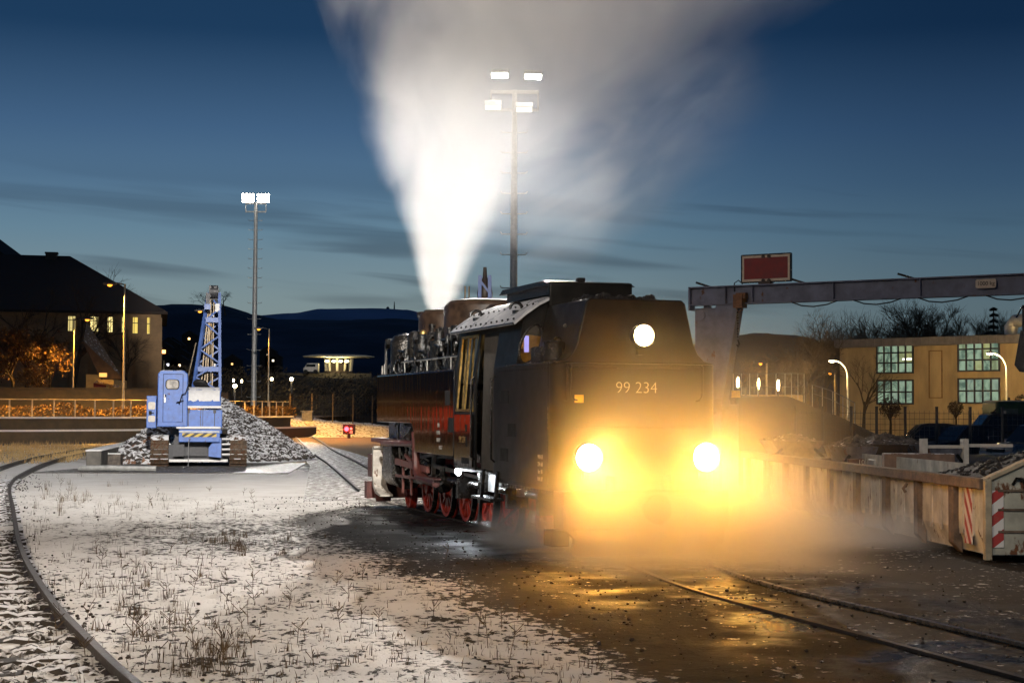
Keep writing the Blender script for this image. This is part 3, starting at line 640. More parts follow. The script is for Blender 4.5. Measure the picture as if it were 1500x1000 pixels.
# concrete strip the digger stands on, and the paved crossing behind the loco
def sheet(name, poly, z, m):
    b = MB(); n = len(poly); b.add([(p[0], p[1], z) for p in poly]+[(p[0], p[1], z-.06) for p in poly], [tuple(range(n))]+[(i, n+i, n+(i+1) % n, (i+1) % n) for i in range(n)])
    return tag(b.o(name, m, smooth=False), kind='structure')
CONCR = pm('wet_slab', (.10, .09, .078), .55, 0, .5, 1.2, .4, 9, snow=.12)
sheet('pavement', [(-14.9, 50.5), (-7.0, 50.8), (-7.6, 60), (-13.5, 60)], .012, CONCR)
PAVE = pm('paved_crossing', (.085, .075, .064), .6, 0, .6, .9, .5, 7, snow=.34)
sheet('road', [(-4.6, 36), (-.6, 38), (-4.2, 58), (-7.6, 76), (-11.8, 96), (-14.6, 96), (-9.8, 74), (-7.2, 58)], .008, PAVE)
# raised ground behind the platform wall, the wooded bank under the pavilion, the bank on the right, far hills
MEADOW = bpy.data.materials.new('frosty_meadow'); MEADOW.use_nodes = True
t = NT(MEADOW.node_tree); bs = t.nodes['Principled BSDF']; P = t.n('ShaderNodeNewGeometry').outputs['Position']
n1 = t.noise(P, .35, 5, .6); n2 = t.noise(P, 2.5, 5, .65)
t.set(bs.inputs['Base Color'], t.mix(t.step(n2, .52, .62), t.mix(n1, (.035, .024, .012), (.16, .10, .04)), (.55, .50, .44)))
bs.inputs['Roughness'].default_value = .9
t.set(bs.inputs['Normal'], t.n('ShaderNodeBump', {'Height': n2, 'Strength': .8, 'Distance': .2}).outputs[0])
wallline = [(-70, 76), (-44, 82), (-28.4, 90), (-21.6, 97), (-17.6, 106), (-15.9, 113)]
b = MB(); up = [(x, y, 1.22) for x, y in wallline]; back = [(x-2 if i < 5 else x, y+90+i*8, 1.26) for i, (x, y) in enumerate(wallline)]
b.add(up+back, [(i, i+1, 7+i, 6+i) for i in range(5)])
tag(b.o('embankment', MEADOW), kind='structure')
BANK = pm('wooded_bank', (.030, .022, .013), .95, 0, .7, .5, .9, 1.5)
def bankf(u, v):
    x = -46+u*60; y = 150+v*110; h = 5.6*min(1, max(0, (v-.05)/.32))**.8
    h += .5*mnoise.noise(Vector((x*.25, y*.2, 0)))*min(1, v*6); return (x, y, h*min(1, u*7)*min(1, (1-u)*5)-.1)
b = MB(); vs, fs = grid(70, 40, bankf); b.add(vs, fs); tag(b.o('hillside', BANK), kind='structure')
def bank2(u, v):
    x = 6+u*13.5; y = 66+v*60; top = 2.75*max(0, 1-max(0, u-.50)/.48)
    h = top*min(1, max(0, v/.13)); h += .12*mnoise.noise(Vector((x*.9, y*.5, 3)))*min(1, v*6); return (x, y, h-.05)
b = MB(); vs, fs = grid(60, 40, bank2); b.add(vs, fs); tag(b.o('earth_bank', BANK), kind='structure')
def ridge(name, Y, prof, m, depth, seed, amp, step=6):
    "far hill whose crest passes the given points of the skyline"
    b = MB(); xs = [p[0] for p in prof]; n = (xs[-1]-xs[0])//step; rows = 7; vs = []
    for j in range(rows+1):
        for i in range(n+1):
            px = xs[0]+(xs[-1]-xs[0])*i/n
            k = max(q for q in range(len(prof)-1) if prof[q][0] <= px); p, q = prof[k], prof[k+1]
            f = (px-p[0])/(q[0]-p[0]); f = f*f*(3-2*f); yy = p[1]+(q[1]-p[1])*f
            c = at(px, yy, Y); f2 = j/rows
            s_ = sin(f2*pi/2) if f2 <= 1 else 1
            h = (c.z)*s_ + amp*Y/2370*mnoise.noise(Vector((px*.11+seed, j*.7, 0)))*min(1, f2*2) + amp*.6*Y/2370*mnoise.noise(Vector((px*.45+seed, j*.7, 5)))*min(1, f2*2)
            vs.append((c.x*(1-(1-f2)*depth*.3), Y-(1-f2)*depth*Y, h if j else -2))
    b.add(vs, [(j*(n+1)+i, j*(n+1)+i+1, (j+1)*(n+1)+i+1, (j+1)*(n+1)+i) for j in range(rows) for i in range(n)])
    # far slope
    base = len(b.V); b.add([(v[0]*1.05, Y*1.25, -2) for v in vs[rows*(n+1):]], [])
    b.F += [(rows*(n+1)+i, rows*(n+1)+i+1, base+i+1, base+i) for i in range(n)]
    return tag(b.o(name, m), kind='structure')
FAR = pm('hazed_mountain_forest', (.36, .40, .56), 1.0, 0, .15, .002)  # colour lifted towards blue, air haze put into the forest tone
NEAR = pm('forested_hill', (.075, .070, .095), 1.0, 0, .5, .01)  # lifted like the mountain, distance haze is in the colour
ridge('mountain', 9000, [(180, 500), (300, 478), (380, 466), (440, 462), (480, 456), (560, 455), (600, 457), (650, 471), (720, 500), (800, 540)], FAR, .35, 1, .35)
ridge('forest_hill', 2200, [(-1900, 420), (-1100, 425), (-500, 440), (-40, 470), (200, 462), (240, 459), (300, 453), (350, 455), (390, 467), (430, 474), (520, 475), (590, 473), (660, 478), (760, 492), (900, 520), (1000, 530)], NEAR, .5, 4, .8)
ridge('distant_hill', 1500, [(960, 520), (1040, 500), (1085, 493), (1120, 496), (1150, 503), (1190, 512), (1260, 520), (1560, 525)], pm('dark_wooded_hill', (.016, .014, .016), 1.0, 0, .5, .01), .5, 9, 2.2)
# ------------------------------------------------------------------ rails
def smooth_path(pts, sub=8):
    out = []; p = [Vector(q) for q in pts]
    for i in range(len(p)-1):
        a, b_, c, d = p[max(0, i-1)], p[i], p[i+1], p[min(len(p)-1, i+2)]
        for k in range(sub):
            u = k/sub; out.append(.5*((2*b_)+(c-a)*u+(2*a-5*b_+4*c-d)*u*u+(3*b_-a-3*c+d)*u**3))
    return out+[p[-1]]
RP = [(-.035, .13), (.035, .13), (.037, .10), (.012, .09), (.010, .03), (.06, .012), (.06, 0), (-.06, 0), (-.06, .012), (-.010, .03), (-.012, .09), (-.037, .10)]
def rail(pts, label, group, m=None, z0=0.0, kind_top=None):
    pts = [Vector((p[0], p[1], 0)) for p in pts]; b = MB(); n = len(RP)
    for i, p in enumerate(pts):
        d = (pts[min(i+1, len(pts)-1)]-pts[max(0, i-1)]).normalized(); s = Vector((d.y, -d.x, 0))
        b.V += [tuple(p + s*q[0] + Vector((0, 0, z0+q[1]))) for q in RP]
    b.F += [(i*n+k, i*n+(k+1) % n, (i+1)*n+(k+1) % n, (i+1)*n+k) for i in range(len(pts)-1) for k in range(n)]
    return tag(b.o('rail', m or M['rail'], bevel=0), label, 'rail', group)
def offset(pts, d):
    out = []
    for i, p in enumerate(pts):
        t_ = (pts[min(i+1, len(pts)-1)]-pts[max(0, i-1)]).normalized(); out.append(p+Vector((-t_.y, t_.x, 0))*d)
    return out
curve = smooth_path([(-1.2, 8.4, 0), (-2.672, 11.66, 0), (-3.586, 13.85, 0), (-4.856, 17.07, 0), (-6.88, 22.8, 0), (-9.7, 31.6, 0), (-11.5, 37.2, 0), (-12.7, 41.2, 0), (-14.0, 46.2, 0), (-16.0, 55.6, 0), (-17.6, 65.5, 0), (-18.9, 78.0, 0), (-19.4, 90, 0)], 8)
rail(curve, 'rusty running rail curving from the bottom left corner round the snow field', 'rails of the curved siding')
inner = offset(curve, 1.08)
rail(inner, 'farther rail of the curved siding, on the side of the platform wall', 'rails of the curved siding')
mid = offset(curve, .54)
sl = None; acc = 0; k = 0
SLM = pm('snowy_sleeper', (.04, .032, .025), .85, 0, .5, 5, .6, 24, snow=.46)
def sleeper_mesh(rnd):
    b = MB(); n = 14
    for i in range(n+1):
        x = -.66+1.32*i/n; w = .15+rnd.uniform(-.02, .03); h = .035+rnd.uniform(-.015, .03)
        b.V += [(x, -w, -.08), (x, -w*.7, h*.8), (x, 0, h+.01), (x, w*.7, h*.8), (x, w, -.08)]
    b.F += [(i*5+q, i*5+q+1, i*5+q+6, i*5+q+5) for i in range(n) for q in range(4)]+[(4,3,2,1,0), tuple(n*5+q for q in range(5))]
    return b
for i in range(1, len(mid)):
    acc += (mid[i]-mid[i-1]).length
    while acc > .62 and mid[i].y < 46 and mid[i].y > 9.6:
        acc -= .62
        f = acc/(mid[i]-mid[i-1]).length; p = mid[i].lerp(mid[i-1], f); d = mid[i]-mid[i-1]
        if k < 4: sl = sleeper_mesh(random.Random(k)).o('sleeper', SLM); tag(sl, 'snow covered sleeper between the rails of the curved siding', 'sleeper', 'sleepers of the curved siding'); protos = (protos if k else []) + [sl]
        else: sl = dup(protos[k % 4])
        sl.location = (p.x, p.y, -.005); sl.rotation_euler = (0, 0, atan2(d.y, d.x)-pi/2); k += 1
b = MB(); rnd = random.Random(31)
for i in range(1500):
    k_ = rnd.randrange(len(mid)-42); p = mid[k_].lerp(mid[k_+1], rnd.random()); b.stone((p.x+rnd.uniform(-.75, .42), p.y+rnd.uniform(-.2, .2), rnd.uniform(-.01, .03)), rnd.uniform(.02, .075), rnd)
tag(b.o('ballast', pm('track_ballast', (.045, .036, .028), .85, 0, .5, 7, .5, 20, snow=.62), smooth=False, fix=False), 'snow dusted ballast stones between the rails of the curved siding', 'ballast', kind='stuff')
# the locomotive's own track, sunk in ash
def loco_rail(s):
    loc = [(s*.53, 14, 0), (s*.53, 6, 0), (s*.53, 0, 0), (s*.53-.08, -1.5, 0), (s*.53-.28, -3.0, 0), (s*.53-.39, -4.5, 0), (s*.53-.37, -7, 0), (s*.53-.34, -10, 0), (s*.53-.28, -15, 0)]
    return smooth_path([lw(*p) for p in loc], 6)
far_l = [(-3.75, 40), (-6.7, 59), (-9.5, 76), (-12.2, 94), (-15.0, 112), (-19.5, 140)]
for s, nm in ((-1, 'rail of the locomotive track nearer the snow field, sunk in dark ash'), (1, 'rail of the locomotive track nearer the long skip, sunk in dark ash')):
    rail(loco_rail(s), nm, 'rails under the locomotive', z0=-.108 if s < 0 else -.092, m=None if s < 0 else pm('worn_rail', (.22, .19, .16), .28, .75, .4, 10))
RS = pm('worn_rail', (.16, .14, .12), .3, .7, .4, 10)
A_ = smooth_path([Vector((x, y, 0)) for x, y in far_l], 8)
rail(A_, 'rail of the branch track leaving the paved crossing, on the side of the gravel heap', 'rails of the branch track', M['dgrey'], -.04)
rail(offset(A_, -1.15), 'rail of the branch track leaving the paved crossing, on the side of the locomotive', 'rails of the branch track', M['dgrey'], -.04)
B_ = smooth_path([Vector(p) for p in ((-24, 126, 0), (-16, 133, 0), (-8, 137, 0), (4, 138, 0))], 8)
rail(B_, 'distant rail crossing behind the marker post at the foot of the dark bank', 'rails of the far track', M['dgrey'])
C_ = smooth_path([Vector(p) for p in ((-60, 71, 0), (-40, 75, 0), (-28, 82, 0), (-21.5, 91, 0), (-18, 100, 0))], 8)
rail(C_, 'rail running along the foot of the platform wall', 'rails along the platform', M['dgrey'])
# ------------------------------------------------------------------ dead grass on the snow field (nobody could count it)
rnd = random.Random(21); b = MB(); b2 = MB(); b3 = MB()
def tuft(bb, x, y, n, h, sp):
    for i in range(n):
        a = rnd.uniform(0, 6.28); r = rnd.gauss(0, sp); px, py = x+r*cos(a), y+r*sin(a); z = hgt(px, py)-.02; hh = h*rnd.uniform(.3, 1.0)
        l = rnd.uniform(0, .45)*hh; la = rnd.uniform(0, 6.28); wv = rnd.uniform(.0022, .005); wa = rnd.uniform(0, 3.14)
        ox, oy = wv*cos(wa), wv*sin(wa); mx, my = px+l*.35*cos(la), py+l*.35*sin(la); tx, ty = px+l*cos(la), py+l*sin(la)
        bb.add([(px-ox, py-oy, z), (px+ox, py+oy, z), (mx+ox*.8, my+oy*.8, z+hh*.6), (mx-ox*.8, my-oy*.8, z+hh*.6), (tx, ty, z+hh)], [(0,1,2,3),(3,2,4)])
def stalk(bb, x, y, h):
    z = hgt(x, y)-.02; lx, ly = rnd.uniform(-.25, .25)*h, rnd.uniform(-.25, .25)*h
    bb.tube([(x, y, z), (x+lx*.4, y+ly*.4, z+h*.5), (x+lx, y+ly, z+h)], [.004, .0035, .002], 3)
    for q in range(rnd.randint(2, 7)):
        f = rnd.uniform(.35, 1); a = rnd.uniform(0, 6.28); r = rnd.uniform(.03, .09)
        bb.tube([(x+lx*f, y+ly*f, z+h*f), (x+lx*f+r*cos(a), y+ly*f+r*sin(a), z+h*f+r*.9)], [.0025, .005], 3)
def clus(pxs, n, spx, spy, bl, h):
    for i in range(n):
        p = gr(pxs[0]+rnd.gauss(0, spx), pxs[1]+rnd.gauss(0, spy)); 
        if p.y < 60: tuft(b, p.x, p.y, rnd.randint(*bl), h*rnd.uniform(.6, 1.3), .05*rnd.uniform(.6, 2.2))
for c, n, sx_, sy_, bl, h in (((95, 725), 26, 35, 10, (5, 14), .26), ((150, 745), 16, 30, 8, (4, 10), .20), ((250, 750), 12, 50, 12, (3, 9), .2), ((335, 800), 22, 25, 9, (8, 22), .17),
        ((300, 790), 12, 25, 8, (6, 14), .16), ((400, 800), 16, 45, 10, (6, 16), .14), ((170, 850), 34, 60, 25, (4, 10), .18), ((210, 880), 30, 40, 30, (5, 13), .2), ((290, 960), 44, 40, 22, (7, 18), .17),
        ((270, 850), 30, 70, 40, (3, 8), .15), ((400, 870), 34, 90, 35, (2, 6), .14), ((520, 900), 26, 90, 40, (2, 6), .13), ((640, 950), 14, 90, 30, (2, 5), .12), ((60, 760), 12, 18, 20, (4, 10), .22), ((120, 690), 8, 40, 6, (3, 8), .2), ((420, 960), 18, 60, 25, (3, 8), .14)):
    clus(c, n, sx_, sy_, bl, h)
for i in range(900):
    p = gr(rnd.uniform(20, 900), 700+310*rnd.random()**.8)
    xl = (p.x-LO.x)*cos(TH)+(p.y-LO.y)*sin(TH)
    if xl < -3.6 and p.y < 50 and p.x > -.2*p.y-3: tuft(b, p.x, p.y, rnd.randint(1, 4), rnd.uniform(.05, .14), .05)
tag(b.o('dead_grass', M['dgrass'], smooth=False, fix=False), 'dead brown grass poking through the snow field beside the curved rail', 'grass', kind='stuff')
for i in range(80):
    q = rnd.choice([(95, 722, 40, 14), (190, 870, 60, 35), (290, 955, 50, 25), (330, 890, 90, 40), (260, 740, 90, 14), (480, 880, 120, 50)])
    p = gr(q[0]+rnd.gauss(0, q[2]), q[1]+rnd.gauss(0, q[3])); stalk(b2, p.x, p.y, rnd.uniform(.10, .26))
for px, py in ((690, 890), (715, 945), (735, 920), (700, 930), (745, 975)):
    p = gr(px, py); stalk(b2, p.x, p.y, .3)
tag(b2.o('dry_stalks', M['dgrass'], smooth=False, fix=False), 'thin dry weed stalks standing in the snow field', 'weeds', kind='stuff')
for i in range(2600):
    x = rnd.uniform(-30, -15.5); y = rnd.uniform(58, 84)
    if x > -15.5-(y-52)*.12: continue
    n = rnd.randint(2, 4); h = rnd.uniform(.12, .34)
    for q in range(n):
        px, py = x+rnd.gauss(0, .12), y+rnd.gauss(0, .12); wv = .014
        b3.add([(px-wv, py, 0), (px+wv, py, 0), (px+rnd.uniform(-.1, .1), py, h*rnd.uniform(.6, 1.2))], [(0,1,2)])
tag(b3.o('meadow_grass', M['dgrass2'], smooth=False, fix=False), 'pale dead grass in front of the platform wall', 'grass', kind='stuff')
b = MB()                                                        # clods and coal crumbs on the ash
for i in range(2800):
    yl = rnd.uniform(-12.5, 16); xl = rnd.gauss(-1.2, 2.6)
    if -1.0 < xl < 1.0 and yl > -.5: continue
    p = lw(xl, yl, 0); b.stone((p.x, p.y, .012), rnd.choice((.006, .008, .010, .012, .016, .022))*rnd.uniform(.7, 1.3), rnd)
for i in range(900):
    k = rnd.randrange(len(curve)-30); p = curve[k]+Vector((rnd.gauss(.0, .35), rnd.gauss(0, .2), .008)); b.stone(p, rnd.uniform(.008, .026), rnd)
tag(b.o('gravel', M['clod'], smooth=False, fix=False), 'dark clods and coal crumbs strewn over the ash beside the track', 'gravel', kind='stuff')
# ------------------------------------------------------------------ left and middle distance
def bare_tree(name, h, seed, spread=.5, depth=5, r0=None, m=None, twig=1.0, dense=3):
    rnd = random.Random(seed); trunk = MB(); crown = MB()
    r0 = r0 or h*.020
    def grow(p, d, l, r, lev):
        pts = [p]; q = p
        for i in range(3):
            d = (d + Vector((rnd.uniform(-1, 1), rnd.uniform(-1, 1), rnd.uniform(-.4, .8)))*.16).normalized(); q = q+d*(l/3); pts.append(q)
        (trunk if lev == 0 else crown).tube(pts, [r, r*.9, r*.8, r*.68], 6 if lev < 2 else 3, cap=False)
        if lev >= depth: return
        n = dense + (lev == 0) + (lev >= depth-2)
        for i in range(n):
            f = rnd.uniform(.35, 1.0) if lev else rnd.uniform(.55, 1.0)
            k = min(2, int(f*3)); s = pts[k].lerp(pts[k+1], f*3-k)
            a = rnd.uniform(0, 6.28); side = d.orthogonal().normalized(); side.rotate(Matrix.Rotation(a, 3, d))
            nd = (d + side*rnd.uniform(.5, 1.1)*spread*1.6).normalized()
            grow(s, nd, l*rnd.uniform(.55, .8), r*rnd.uniform(.42, .6), lev+1)
    grow(Vector((0, 0, -.05)), Vector((0, 0, 1)), h*.38, r0, 0)
    return trunk, crown
def tree(name, label, loc, h, seed, group=None, leaf=None, nleaf=0, leafsize=.12, spread=.5, depth=5, dense=3, mt='bark', mc='twig', lump=False, cat='tree'):
    T = thing(name, label, cat, loc, random.Random(seed).uniform(0, 6), group)
    tr, cr = bare_tree(name, h, seed, spread, depth, dense=dense)
    tr.o('trunk', M[mt], T, fix=False)
    rnd = random.Random(seed+99)
    if nleaf:
        tips = cr.V; lf = MB()
        for i in range(nleaf):
            c = Vector(rnd.choice(tips)) + Vector((rnd.gauss(0, .25), rnd.gauss(0, .25), rnd.gauss(0, .25)))*leafsize*4
            a = Vector((rnd.uniform(-1, 1), rnd.uniform(-1, 1), rnd.uniform(-1, 1))).normalized(); u = a.orthogonal().normalized(); v = a.cross(u); s = leafsize*rnd.uniform(.5, 1.2)
            lf.add([c-u*s, c-v*s*.6, c+u*s, c+v*s*.6], [(0,1,2,3)])
        cr.o('branches', M[mc], T, smooth=False, fix=False); lf.o('crown', M[leaf], T, smooth=False, fix=False)
    else: cr.o('crown', M[mc], T, smooth=False, fix=False)
    return T
# --- platform wall, its ledge, the fence on it
def ribbon(b, line, off0, off1, z0, z1):
    P_ = [Vector((x, y, 0)) for x, y in line]; L0 = offset(P_, off0); L1 = offset(P_, off1); n = len(P_)
    b.add([(p.x, p.y, z0) for p in L0]+[(p.x, p.y, z0) for p in L1]+[(p.x, p.y, z1) for p in L0]+[(p.x, p.y, z1) for p in L1],
          [q for i in range(n-1) for q in ((i, i+1, n+i+1, n+i), (2*n+i, 3*n+i, 3*n+i+1, 2*n+i+1), (i, 2*n+i, 2*n+i+1, i+1), (n+i, n+i+1, 3*n+i+1, 3*n+i))]+[(0, n, 3*n, 2*n), (n-1, 3*n-1, 4*n-1, 2*n-1)])
wl_ = [(p.x, p.y) for p in smooth_path([Vector((x, y, 0)) for x, y in wallline], 6)]
T = thing('platform_wall', 'long dark concrete platform wall with a snowy ledge below the railing', 'wall', (0, 0, 0))
b = MB(); ribbon(b, wl_, 0, -.5, 0, 1.28); b.o('wall', M['conc2'], T, smooth=False)
b = MB(); ribbon(b, wl_, .05, -.7, 1.28, 1.36); b.o('coping', M['conc2'], T, smooth=False)
b = MB(); ribbon(b, wl_, -1.3, -2.4, .02, .66); b.o('ledge', M['conc2'], T, smooth=False)
b = MB(); ribbon(b, wl_, -.62, -.74, 1.355, 1.45); ribbon(b, wl_, -2.3, -2.44, .655, .76); b.o('snow_edge', M['snow'], T, smooth=False)
T = thing('railing', 'orange lit metal railing along the top of the platform wall', 'railing', (0, 0, 0))
fl = offset([Vector((x, y, 0)) for x, y in wl_], -.35)
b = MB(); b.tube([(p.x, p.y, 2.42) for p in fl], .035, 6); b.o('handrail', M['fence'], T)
acc = 0; pm_ = MB(); pm_.bar((0, 0, 1.34), (.0, 0, 2.42), .07, .07); pmesh = pm_.mesh('post', M['fence'])
for i in range(1, len(fl)):
    acc += (fl[i]-fl[i-1]).length
    while acc > 1.28:
        acc -= 1.28; p = fl[i].lerp(fl[i-1], acc/(fl[i]-fl[i-1]).length)
        if p.x > -33: o = bpy.data.objects.new('post', pmesh); COL.objects.link(o); o.parent = T; o.location = p
# hedge behind the railing
b = MB(); rnd = random.Random(8)
for i in range(9000):
    f = rnd.random(); k = rnd.randrange(len(fl)-1); p = fl[k].lerp(fl[k+1], f)
    if p.x < -36: continue
    c = p + Vector((rnd.uniform(-.6, .3), rnd.uniform(.8, 2.8), 1.3+rnd.random()**.7*1.0*(.75+.4*mnoise.noise(p*.4))))
    a = Vector((rnd.uniform(-1, 1), rnd.uniform(-1, 1), rnd.uniform(-1, 1))).normalized(); u = a.orthogonal().normalized(); v = a.cross(u); s = rnd.uniform(.05, .12)
    b.add([c-u*s, c-v*s*.5, c+u*s, c+v*s*.5], [(0,1,2,3)])
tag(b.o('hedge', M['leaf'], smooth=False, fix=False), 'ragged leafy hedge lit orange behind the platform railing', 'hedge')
T = thing('boundary_wall', 'low dark boundary wall behind the hedge and railing', 'wall', (0, 0, 0))
b = MB(); b.bar((-52, 97, 2.2), (-22.3, 107, 2.2), .3, 1.9); b.o('wall', M['conc2'], T, smooth=False); b = MB(); b.bar((-52, 97, 3.2), (-22.3, 107, 3.2), .42, .08); b.o('coping', M['conc2'], T, smooth=False)
tag(MB().b(-22.6, -19.8, 113, 113.6, 1.2, 3.0).b(-22.6, -19.8, 112.95, 113.65, 3.0, 3.06).o('fence_panel', M['wood'], smooth=False), 'reddish timber fence panel between the street lamp and the digger cab', 'fence')
# --- street lamps
def street_lamp(px, py, Y, base, side, power, label, h_arm=.9, pole=.055, mt='fence', group='orange street lamps beyond the platform', name='street_lamp', em_='e_sod', col=SODIUM, glow=.16):
    p = at(px, py, Y); x0 = p.x - side*h_arm; T = thing(name, label, 'street lamp', (x0, Y, base), 0, group); H = p.z-base
    b = MB(); b.tube([(0, 0, 0), (0, 0, H*.5), (0, 0, H+.05)], [pole*1.5, pole*1.2, pole], 8); b.cyl((0, 0, 0), (0, 0, .9), pole*2, n=8); b.o('pole', M[mt], T)
    b = MB(); b.tube([(0, 0, H), (side*h_arm*.5, 0, H+.1), (side*h_arm*.8, 0, H+.1)], pole*.8, 6); b.rb((side*h_arm*1.0, 0, H+.08), (.75, .3, .14), Matrix.Identity(3)); hd = b.o('lamp_head', M['dgrey'], T)
    b = MB(); b.lathe([(.001, -.12), (glow*.7, -.09), (glow, 0), (glow*.8, .01)], (side*h_arm, -.02, H), n=12); b.o('lamp_glass', M[em_], hd)
    if power: spot('street_or_fill_bulb', (p.x, Y-.2, p.z-.3), (p.x, Y-1.2, 0), power, col, 140, .5, .15)
    return T
street_lamp(161, 417, 96, 1.25, -1, 20000, 'tallest orange street lamp, before the window front of the old building')
street_lamp(128, 468, 109, 1.25, 1, 5500, 'orange street lamp with its arm to the right, between the bushes and the small hut')
street_lamp(229, 528, 190, 1.25, -1, 0, 'small far street lamp against the pale corner of the old building', glow=.12)
street_lamp(293, 456, 125, .0, -1, 250, 'orange street lamp peeping past the lattice jib of the blue digger')
street_lamp(379, 482, 140, .0, -1, 1300, 'slim orange street lamp beside the tall floodlight mast')
street_lamp(277, 541, 240, .0, -1, 0, 'distant street lamp glimpsed between the digger cab and its jib', glow=.16)
spot('street_or_fill_bulb', (-35, 86, 9.5), (-35, 85.5, 0), 24000, SODIUM, 130, .6, .2)  # added bulb beyond the left edge, lights wall and hedge orange
spot('street_or_fill_bulb', (-16.5, 101, 8.5), (-16.5, 100, 0), 14000, SODIUM, 130, .6, .2)                  # added bulb without a post, lights the far end of the platform wall
# added bulb with no lamp drawn, turns the marker post bank orange
spot('street_or_fill_bulb', (-13.5, 110, 8), (-12, 112, 0), 6000, SODIUM, 110, .6, .15)
# --- old building with hip roof
PHI = R(12.3); X1, Y0 = -32.7, 150.0
T = thing('old_building', 'large dark hip roofed building with a row of lit tall windows on the far left', 'building', (X1, Y0, 0), PHI)
def fx(px, back=0.0):
    q = (px-750)/FPX; return (q*(Y0+back*cos(PHI))-X1+back*sin(PHI))/(cos(PHI)-q*sin(PHI))
def fz(px, py, back=0.0): return at(px, py, Y0+fx(px, back)*sin(PHI)+back*cos(PHI)).z
EV = fz(238, 456)
b = MB(); b.b(-36, 0, 0, 22, 1, EV-.1); b.o('wall', M['ochre'], T, smooth=False)
b = MB()
for px in (92, 122, 150, 171, 187, 208, 230): b.b(fx(px)-.42, fx(px)+.42, -.22, .05, 1, EV-.6)
b.b(-.9, .03, -.25, .1, 1, EV-.1); b.b(-36, .1, -.28, 0, EV-.6, EV-.08); b.o('pilaster', M['ochre'], T, smooth=False)
b = MB(); ex, ez = .7, EV-.08; A = [(-36-ex, -ex, ez), (ex, -ex, ez), (ex, 22+ex, ez), (-36-ex, 22+ex, ez)]
r1 = (fx(100, 11), 11, fz(100, 375, 11)); r2 = (-30, 11, r1[2])
b.add(A+[r1, r2]+[(x, y, z-.22) for x, y, z in A], [(0,1,4,5),(1,2,4),(2,3,5,4),(3,0,5),(9,8,7,6),(0,6,7,1),(1,7,8,2),(2,8,9,3),(3,9,6,0)]); rf = b.o('roof', M['rooft'], T, smooth=False)
b = MB(); cx_ = fx(73, 10.5); zt_ = fz(73, 372, 10.5); b.b(cx_-.55, cx_+.55, 10, 11.2, r1[2]-2, zt_); b.b(cx_-.62, cx_+.62, 9.95, 11.25, zt_, zt_+.15); b.o('chimney', M['brown'], rf, smooth=False)
WINM = []
for k, (x0, x1, st) in enumerate(((98, 109, .8), (132, 145, 1.5), (155, 164, 1.5), (175, 179, .9), (191, 206, 1.0), (213, 228, 1.0))):
    xa, xb = fx(x0-.8), fx(x1+.8); z1_, z0_ = fz(x0, 452.5+k*1.2), fz(x0, 485+k*.9)
    b = MB(); b.b(xa, xb, -.05, -.03, z0_, z1_); wi = b.o('window', em('lit_window_%d' % k, ((1, .80, .30) if k < 4 else (1, .72, .16)), st), T, smooth=False)
    b = MB(); n = 3 if xb-xa > .6 else 2
    for i in range(n+1): xx = xa+(xb-xa)*i/n; b.b(xx-.024, xx+.024, -.12, -.06, z0_, z1_)
    for f in (0, .5, 1): zz = z0_+(z1_-z0_)*f; b.b(xa-.03, xb+.03, -.118, -.062, zz-.035, zz+.035)
    b.o('window_frame', M['dgrey'], wi, smooth=False)
T2 = thing('gabled_house', 'dark gabled roof rising at the left edge beside the hip roofed building', 'building', (0, 0, 0))
q = at(0, 367, 178); b = MB(); b.b(-74, -58, 178, 188, 1, 13); b.o('wall', M['ochre'], T2, smooth=False)
b = MB(); e = at(30, 390, 178); b.prism([(-78, 12), (q.x-5, q.z+3.6), (e.x, e.z), (e.x+3, e.z-2.6), (e.x+3, e.z-4)], 'y', 178, 188); b.o('roof', M['rooft'], T2, smooth=False)
# --- small hut with sloping snowy roof
T = thing('station_hut', 'small orange lit hut with steep snowy roof under the street lamps', 'hut', (0, 0, 0)); Y = 116
a = at(148, 556, Y); c = at(166, 596, Y)
b = MB(); b.b(a.x-.2, c.x, Y, Y+4, 1.2, a.z); b.b(a.x-1.4, a.x-.2, Y+1.2, Y+4, 1.2, a.z+.4); b.o('wall', pm('hut_plaster', (.50, .36, .15), .85, 0, .2, 2), T, smooth=False)
p0 = at(122, 500, Y); p1 = at(148, 553, Y); p2 = at(178, 551, Y+.5); p3 = at(127, 471, Y+3)
b = MB(); b.add([tuple(p0), tuple(p1), tuple(p2), tuple(p3)]+[(q.x, q.y, q.z-.15) for q in (p0, p1, p2, p3)], [(0,1,2,3),(7,6,5,4),(0,4,5,1),(1,5,6,2),(2,6,7,3),(3,7,4,0)]); b.o('roof', M['roofs'], T, smooth=False)
b = MB(); p = at(140, 564, Y-.1); b.b(p.x-.15, p.x+.75, Y-.1, Y-.04, p.z-.14, p.z+.14); b.o('name_board', M['signred'], T)
b = MB(); p = at(149, 575, Y-.1); b.b(p.x-.3, p.x+.35, Y-.09, Y-.04, p.z-.2, p.z+.15); b.o('window', M['glassd'], T)
b = MB(); p = at(151, 549, Y-.5); b.rb((p.x, p.y, p.z), (.5, .2, .28), Matrix.Identity(3)); b.o('wall_lamp', em('hut_lamp_glow', (1, .50, .12), 1.6), T); spot('hut_bulb', (p.x, p.y-1.6, p.z+.3), (p.x, Y, 1.8), 130, SODIUM, 120, .8, .1)
b = MB(); p = at(165, 563, Y); b.bar((p.x, Y-.5, 1.2), (p.x, Y-.5, p.z), .16, .16); b.add([(p.x-1.2, Y-.7, p.z+.1), (p.x+.5, Y-.7, p.z-.2), (p.x+.5, Y+.2, p.z-.1), (p.x-1.2, Y+.2, p.z+.3)], [(0,1,2,3)]); b.o('porch', M['roofs'], T, smooth=False)
